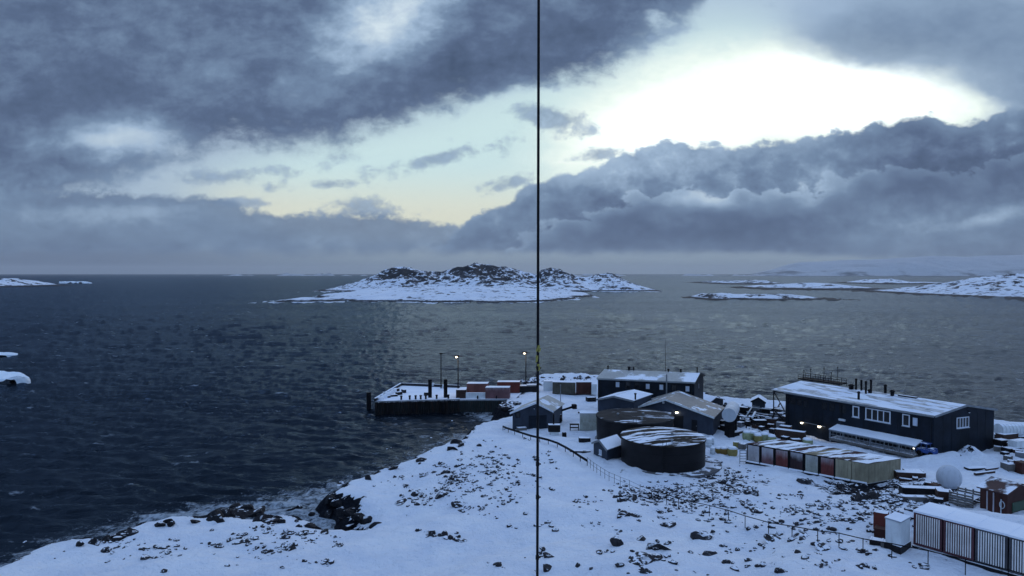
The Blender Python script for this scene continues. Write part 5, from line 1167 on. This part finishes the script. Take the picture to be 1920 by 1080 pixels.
def scatter(n, boxes, lo, hi):
    P_, S_ = [], []
    while len(P_) < n:
        a, b_, sx_, sy_ = rnd.choice(boxes); ca, cb = a + rnd.gauss(0, sx_), b_ + rnd.gauss(0, sy_); m = min(n - len(P_), 1 + int(rnd.random() ** 2 * 9)); sp = rnd.uniform(5, 16); tl = rnd.uniform(-.25, .35)
        for i in range(m):
            dx = rnd.gauss(0, sp); P_.append((ca + dx, cb + dx * tl + rnd.gauss(0, sp * .22))); S_.append((lo + (hi - lo) * rnd.random() ** 2.6) * (1.45 if i == 0 and m > 2 else 1))
    return P_, S_
put_rocks(*scatter(44, [(1640, 930, 45, 14), (1700, 925, 30, 12), (1590, 920, 25, 10), (1690, 948, 25, 8)], .3, 1.0), 'dark snow-dusted rock in the rubble right of the container row', 'rubble rocks near the container row')
put_rocks(*scatter(48, [(1370, 895, 16, 12), (1345, 905, 25, 9), (1290, 915, 40, 7), (1400, 920, 25, 10)], .25, .75), 'dark rock in the rubble slope between streaked tank and container row', 'rubble rocks by the streaked tank')
put_rocks(*scatter(44, [(1240, 925, 50, 9), (1300, 945, 45, 10), (1180, 925, 20, 8), (1360, 955, 30, 12), (1180, 960, 25, 12)], .25, .75), 'dark rock among the stones along the fence bend', 'rocks along the fence bend')
put_rocks(*scatter(46, [(880, 860, 30, 14), (830, 905, 35, 20), (960, 870, 35, 16), (780, 900, 20, 15), (920, 850, 25, 10), (840, 880, 12, 12)], .25, .75), 'small dark rock on the snowy headland left of the wire', 'rocks on the headland')
put_rocks(*scatter(26, [(1060, 920, 40, 30), (1080, 980, 60, 40), (1040, 1050, 60, 20), (1150, 1050, 60, 20)], .2, .55), 'small dark stone on the smooth snow right of the wire', 'stones on the smooth snow')
put_rocks(*scatter(20, [(1400, 1050, 120, 20), (1560, 1050, 60, 15), (1300, 1000, 60, 20)], .2, .6), 'small dark stone on the snow near the bottom right', 'stones at the bottom right')
put_rocks(*scatter(24, [(250, 1035, 90, 14), (420, 1010, 60, 12), (560, 1020, 40, 12)], .18, .5), 'dark stone on the snow edge at the lower left shore', 'stones at the lower left shore')
put_rocks([(782 + 7 * i + rnd.uniform(-3, 3), 996 + 1.4 * i + rnd.uniform(-4, 4)) for i in range(14)], [rnd.uniform(.3, .6) for _ in range(14)], 'dark stone in the short row of stones below the headland', 'row of stones below the headland')
SH = [(405, 972, 1.5), (418, 966, 1.7), (438, 960, 1.6), (462, 961, 1.7), (478, 965, 1.6), (496, 973, 1.3), (200, 1014, .9), (212, 1010, .8), (250, 1000, .9), (300, 985, .9), (318, 980, .7), (180, 1020, .7), (530, 980, .6), (615, 962, .8), (640, 975, .7), (660, 985, .6), (585, 968, .7), (428, 967, 1.6), (450, 964, 2.0), (470, 966, 1.8), (490, 970, 1.2), (410, 975, 1.0), (545, 958, .8), (560, 955, .7), (520, 972, .8), (640, 960, 1.2), (655, 966, 1.2), (672, 972, 1.2), (690, 976, .9), (620, 938, 1.3), (632, 946, 1.3), (662, 955, .9), (690, 897, .8), (640, 908, .9), (735, 879, .8), (790, 862, 1.0), (845, 842, 1.0), (855, 830, 1.2), (862, 836, 1.1), (240, 1002, .8), (225, 1012, .9), (150, 1022, .7), (320, 985, .8), (365, 980, .8), (580, 988, .8), (610, 997, .7), (705, 984, .9), (500, 978, .9)]
for (a, b_, s_) in SH:
    q = G(a, b_); o = bpy.data.objects.new('shore_rock', rnd.choice(WM_)); COL.objects.link(o); o.location = (q[0], q[1], max(q[2], 0) + .05); o.scale = (s_ * 1.25, s_, s_ * .75); o.rotation_euler = (rnd.uniform(-.3, .3), rnd.uniform(-.3, .3), rnd.uniform(0, 6.28)); tag(o, 'wet black rock at the waterline of the near shore', 'rock', 'wet shore rocks')
for i in range(46):
    a, b_ = rnd.choice(((1000, 712), (1020, 711), (1045, 710), (1065, 710), (1090, 712), (990, 718), (1340, 755), (1380, 765), (1420, 775), (1450, 778), (1400, 785), (945, 765), (960, 760)))
    q = G(a + rnd.gauss(0, 9), b_ + rnd.gauss(0, 3)); s_ = rnd.uniform(.5, 1.2); o = bpy.data.objects.new('shore_rock', rnd.choice(RM)); COL.objects.link(o); o.location = (q[0], q[1], q[2] + .15 * s_); o.scale = (s_, s_, s_ * .9); o.rotation_euler = (rnd.uniform(-.3, .3), rnd.uniform(-.3, .3), rnd.uniform(0, 6.28)); tag(o, 'snow-capped dark rock on the far shore behind the yard buildings', 'rock', 'rocks on the far shore')
# uncountable small stones: one object
def stones():
    v, f = [], []; P_ = []
    for n, bx, in ((700, [(1640, 930, 60, 20), (1690, 940, 40, 14), (1560, 960, 60, 20)]), (620, [(1370, 900, 30, 16), (1300, 920, 60, 10), (1240, 930, 60, 10), (1330, 950, 70, 14)]), (520, [(880, 870, 50, 28), (960, 880, 60, 36), (820, 920, 50, 30)]), (420, [(1100, 980, 130, 60), (1400, 1040, 200, 30), (1450, 985, 120, 20)]), (260, [(300, 1030, 140, 18), (540, 1020, 60, 20)]), (120, [(1050, 714, 45, 4), (1440, 782, 30, 8)])):
        P_ += scatter(n, bx, 0, 1)[0]
    pts = Gmany(P_); b0 = np.array([q.co[:] for q in RM[0].vertices]); 
    import bmesh
    bm = bmesh.new(); bmesh.ops.create_icosphere(bm, subdivisions=1, radius=1.0); bv = np.array([q.co[:] for q in bm.verts]); bf = [tuple(x.index for x in q.verts) for q in bm.faces]; bm.free()
    for q in pts:
        s_ = .07 + .26 * rnd.random() ** 2; a = rnd.uniform(0, 6.28); ca, sa = math.cos(a), math.sin(a)
        w_ = bv * (1 + .3 * (np.random.RandomState(int(a * 1e5)).rand(len(bv), 1) - .5)) * np.array([1.4, .9, .8]) * s_
        w_ = np.stack([w_[:, 0] * ca - w_[:, 1] * sa, w_[:, 0] * sa + w_[:, 1] * ca, w_[:, 2]], -1) + q + UP * s_ * .1
        o_ = len(v); v += [tuple(x) for x in w_]; f += [tuple(i + o_ for i in t_) for t_ in bf]
    k = MB(); k.v = v; k.f = f; tag(k.build('loose_stones', M['rock']), 'small loose stones sprinkled over the snow', 'stones', kind='stuff')
stones()

# ------------------------------------------------------------------ haze
def haze():
    m = bpy.data.materials.new('sea_haze'); m.use_nodes = True; t = NT(m.node_tree); out = t.n('ShaderNodeOutputMaterial')
    v = t.n('ShaderNodeVolumePrincipled'); v.inputs['Color'].default_value = (.90, .90, .92, 1); v.inputs['Density'].default_value = HAZE; v.inputs['Anisotropy'].default_value = .2
    t.nt.links.new(v.outputs[0], out.inputs['Volume'])
    k = MB(); k.box((0, 0, 298), (2.2 * FAR * 1.3, 2.2 * FAR * 1.3, 604)); o = k.build('haze', m); tag(o, None, None, kind='stuff')
HAZE = 2.8e-5
haze()
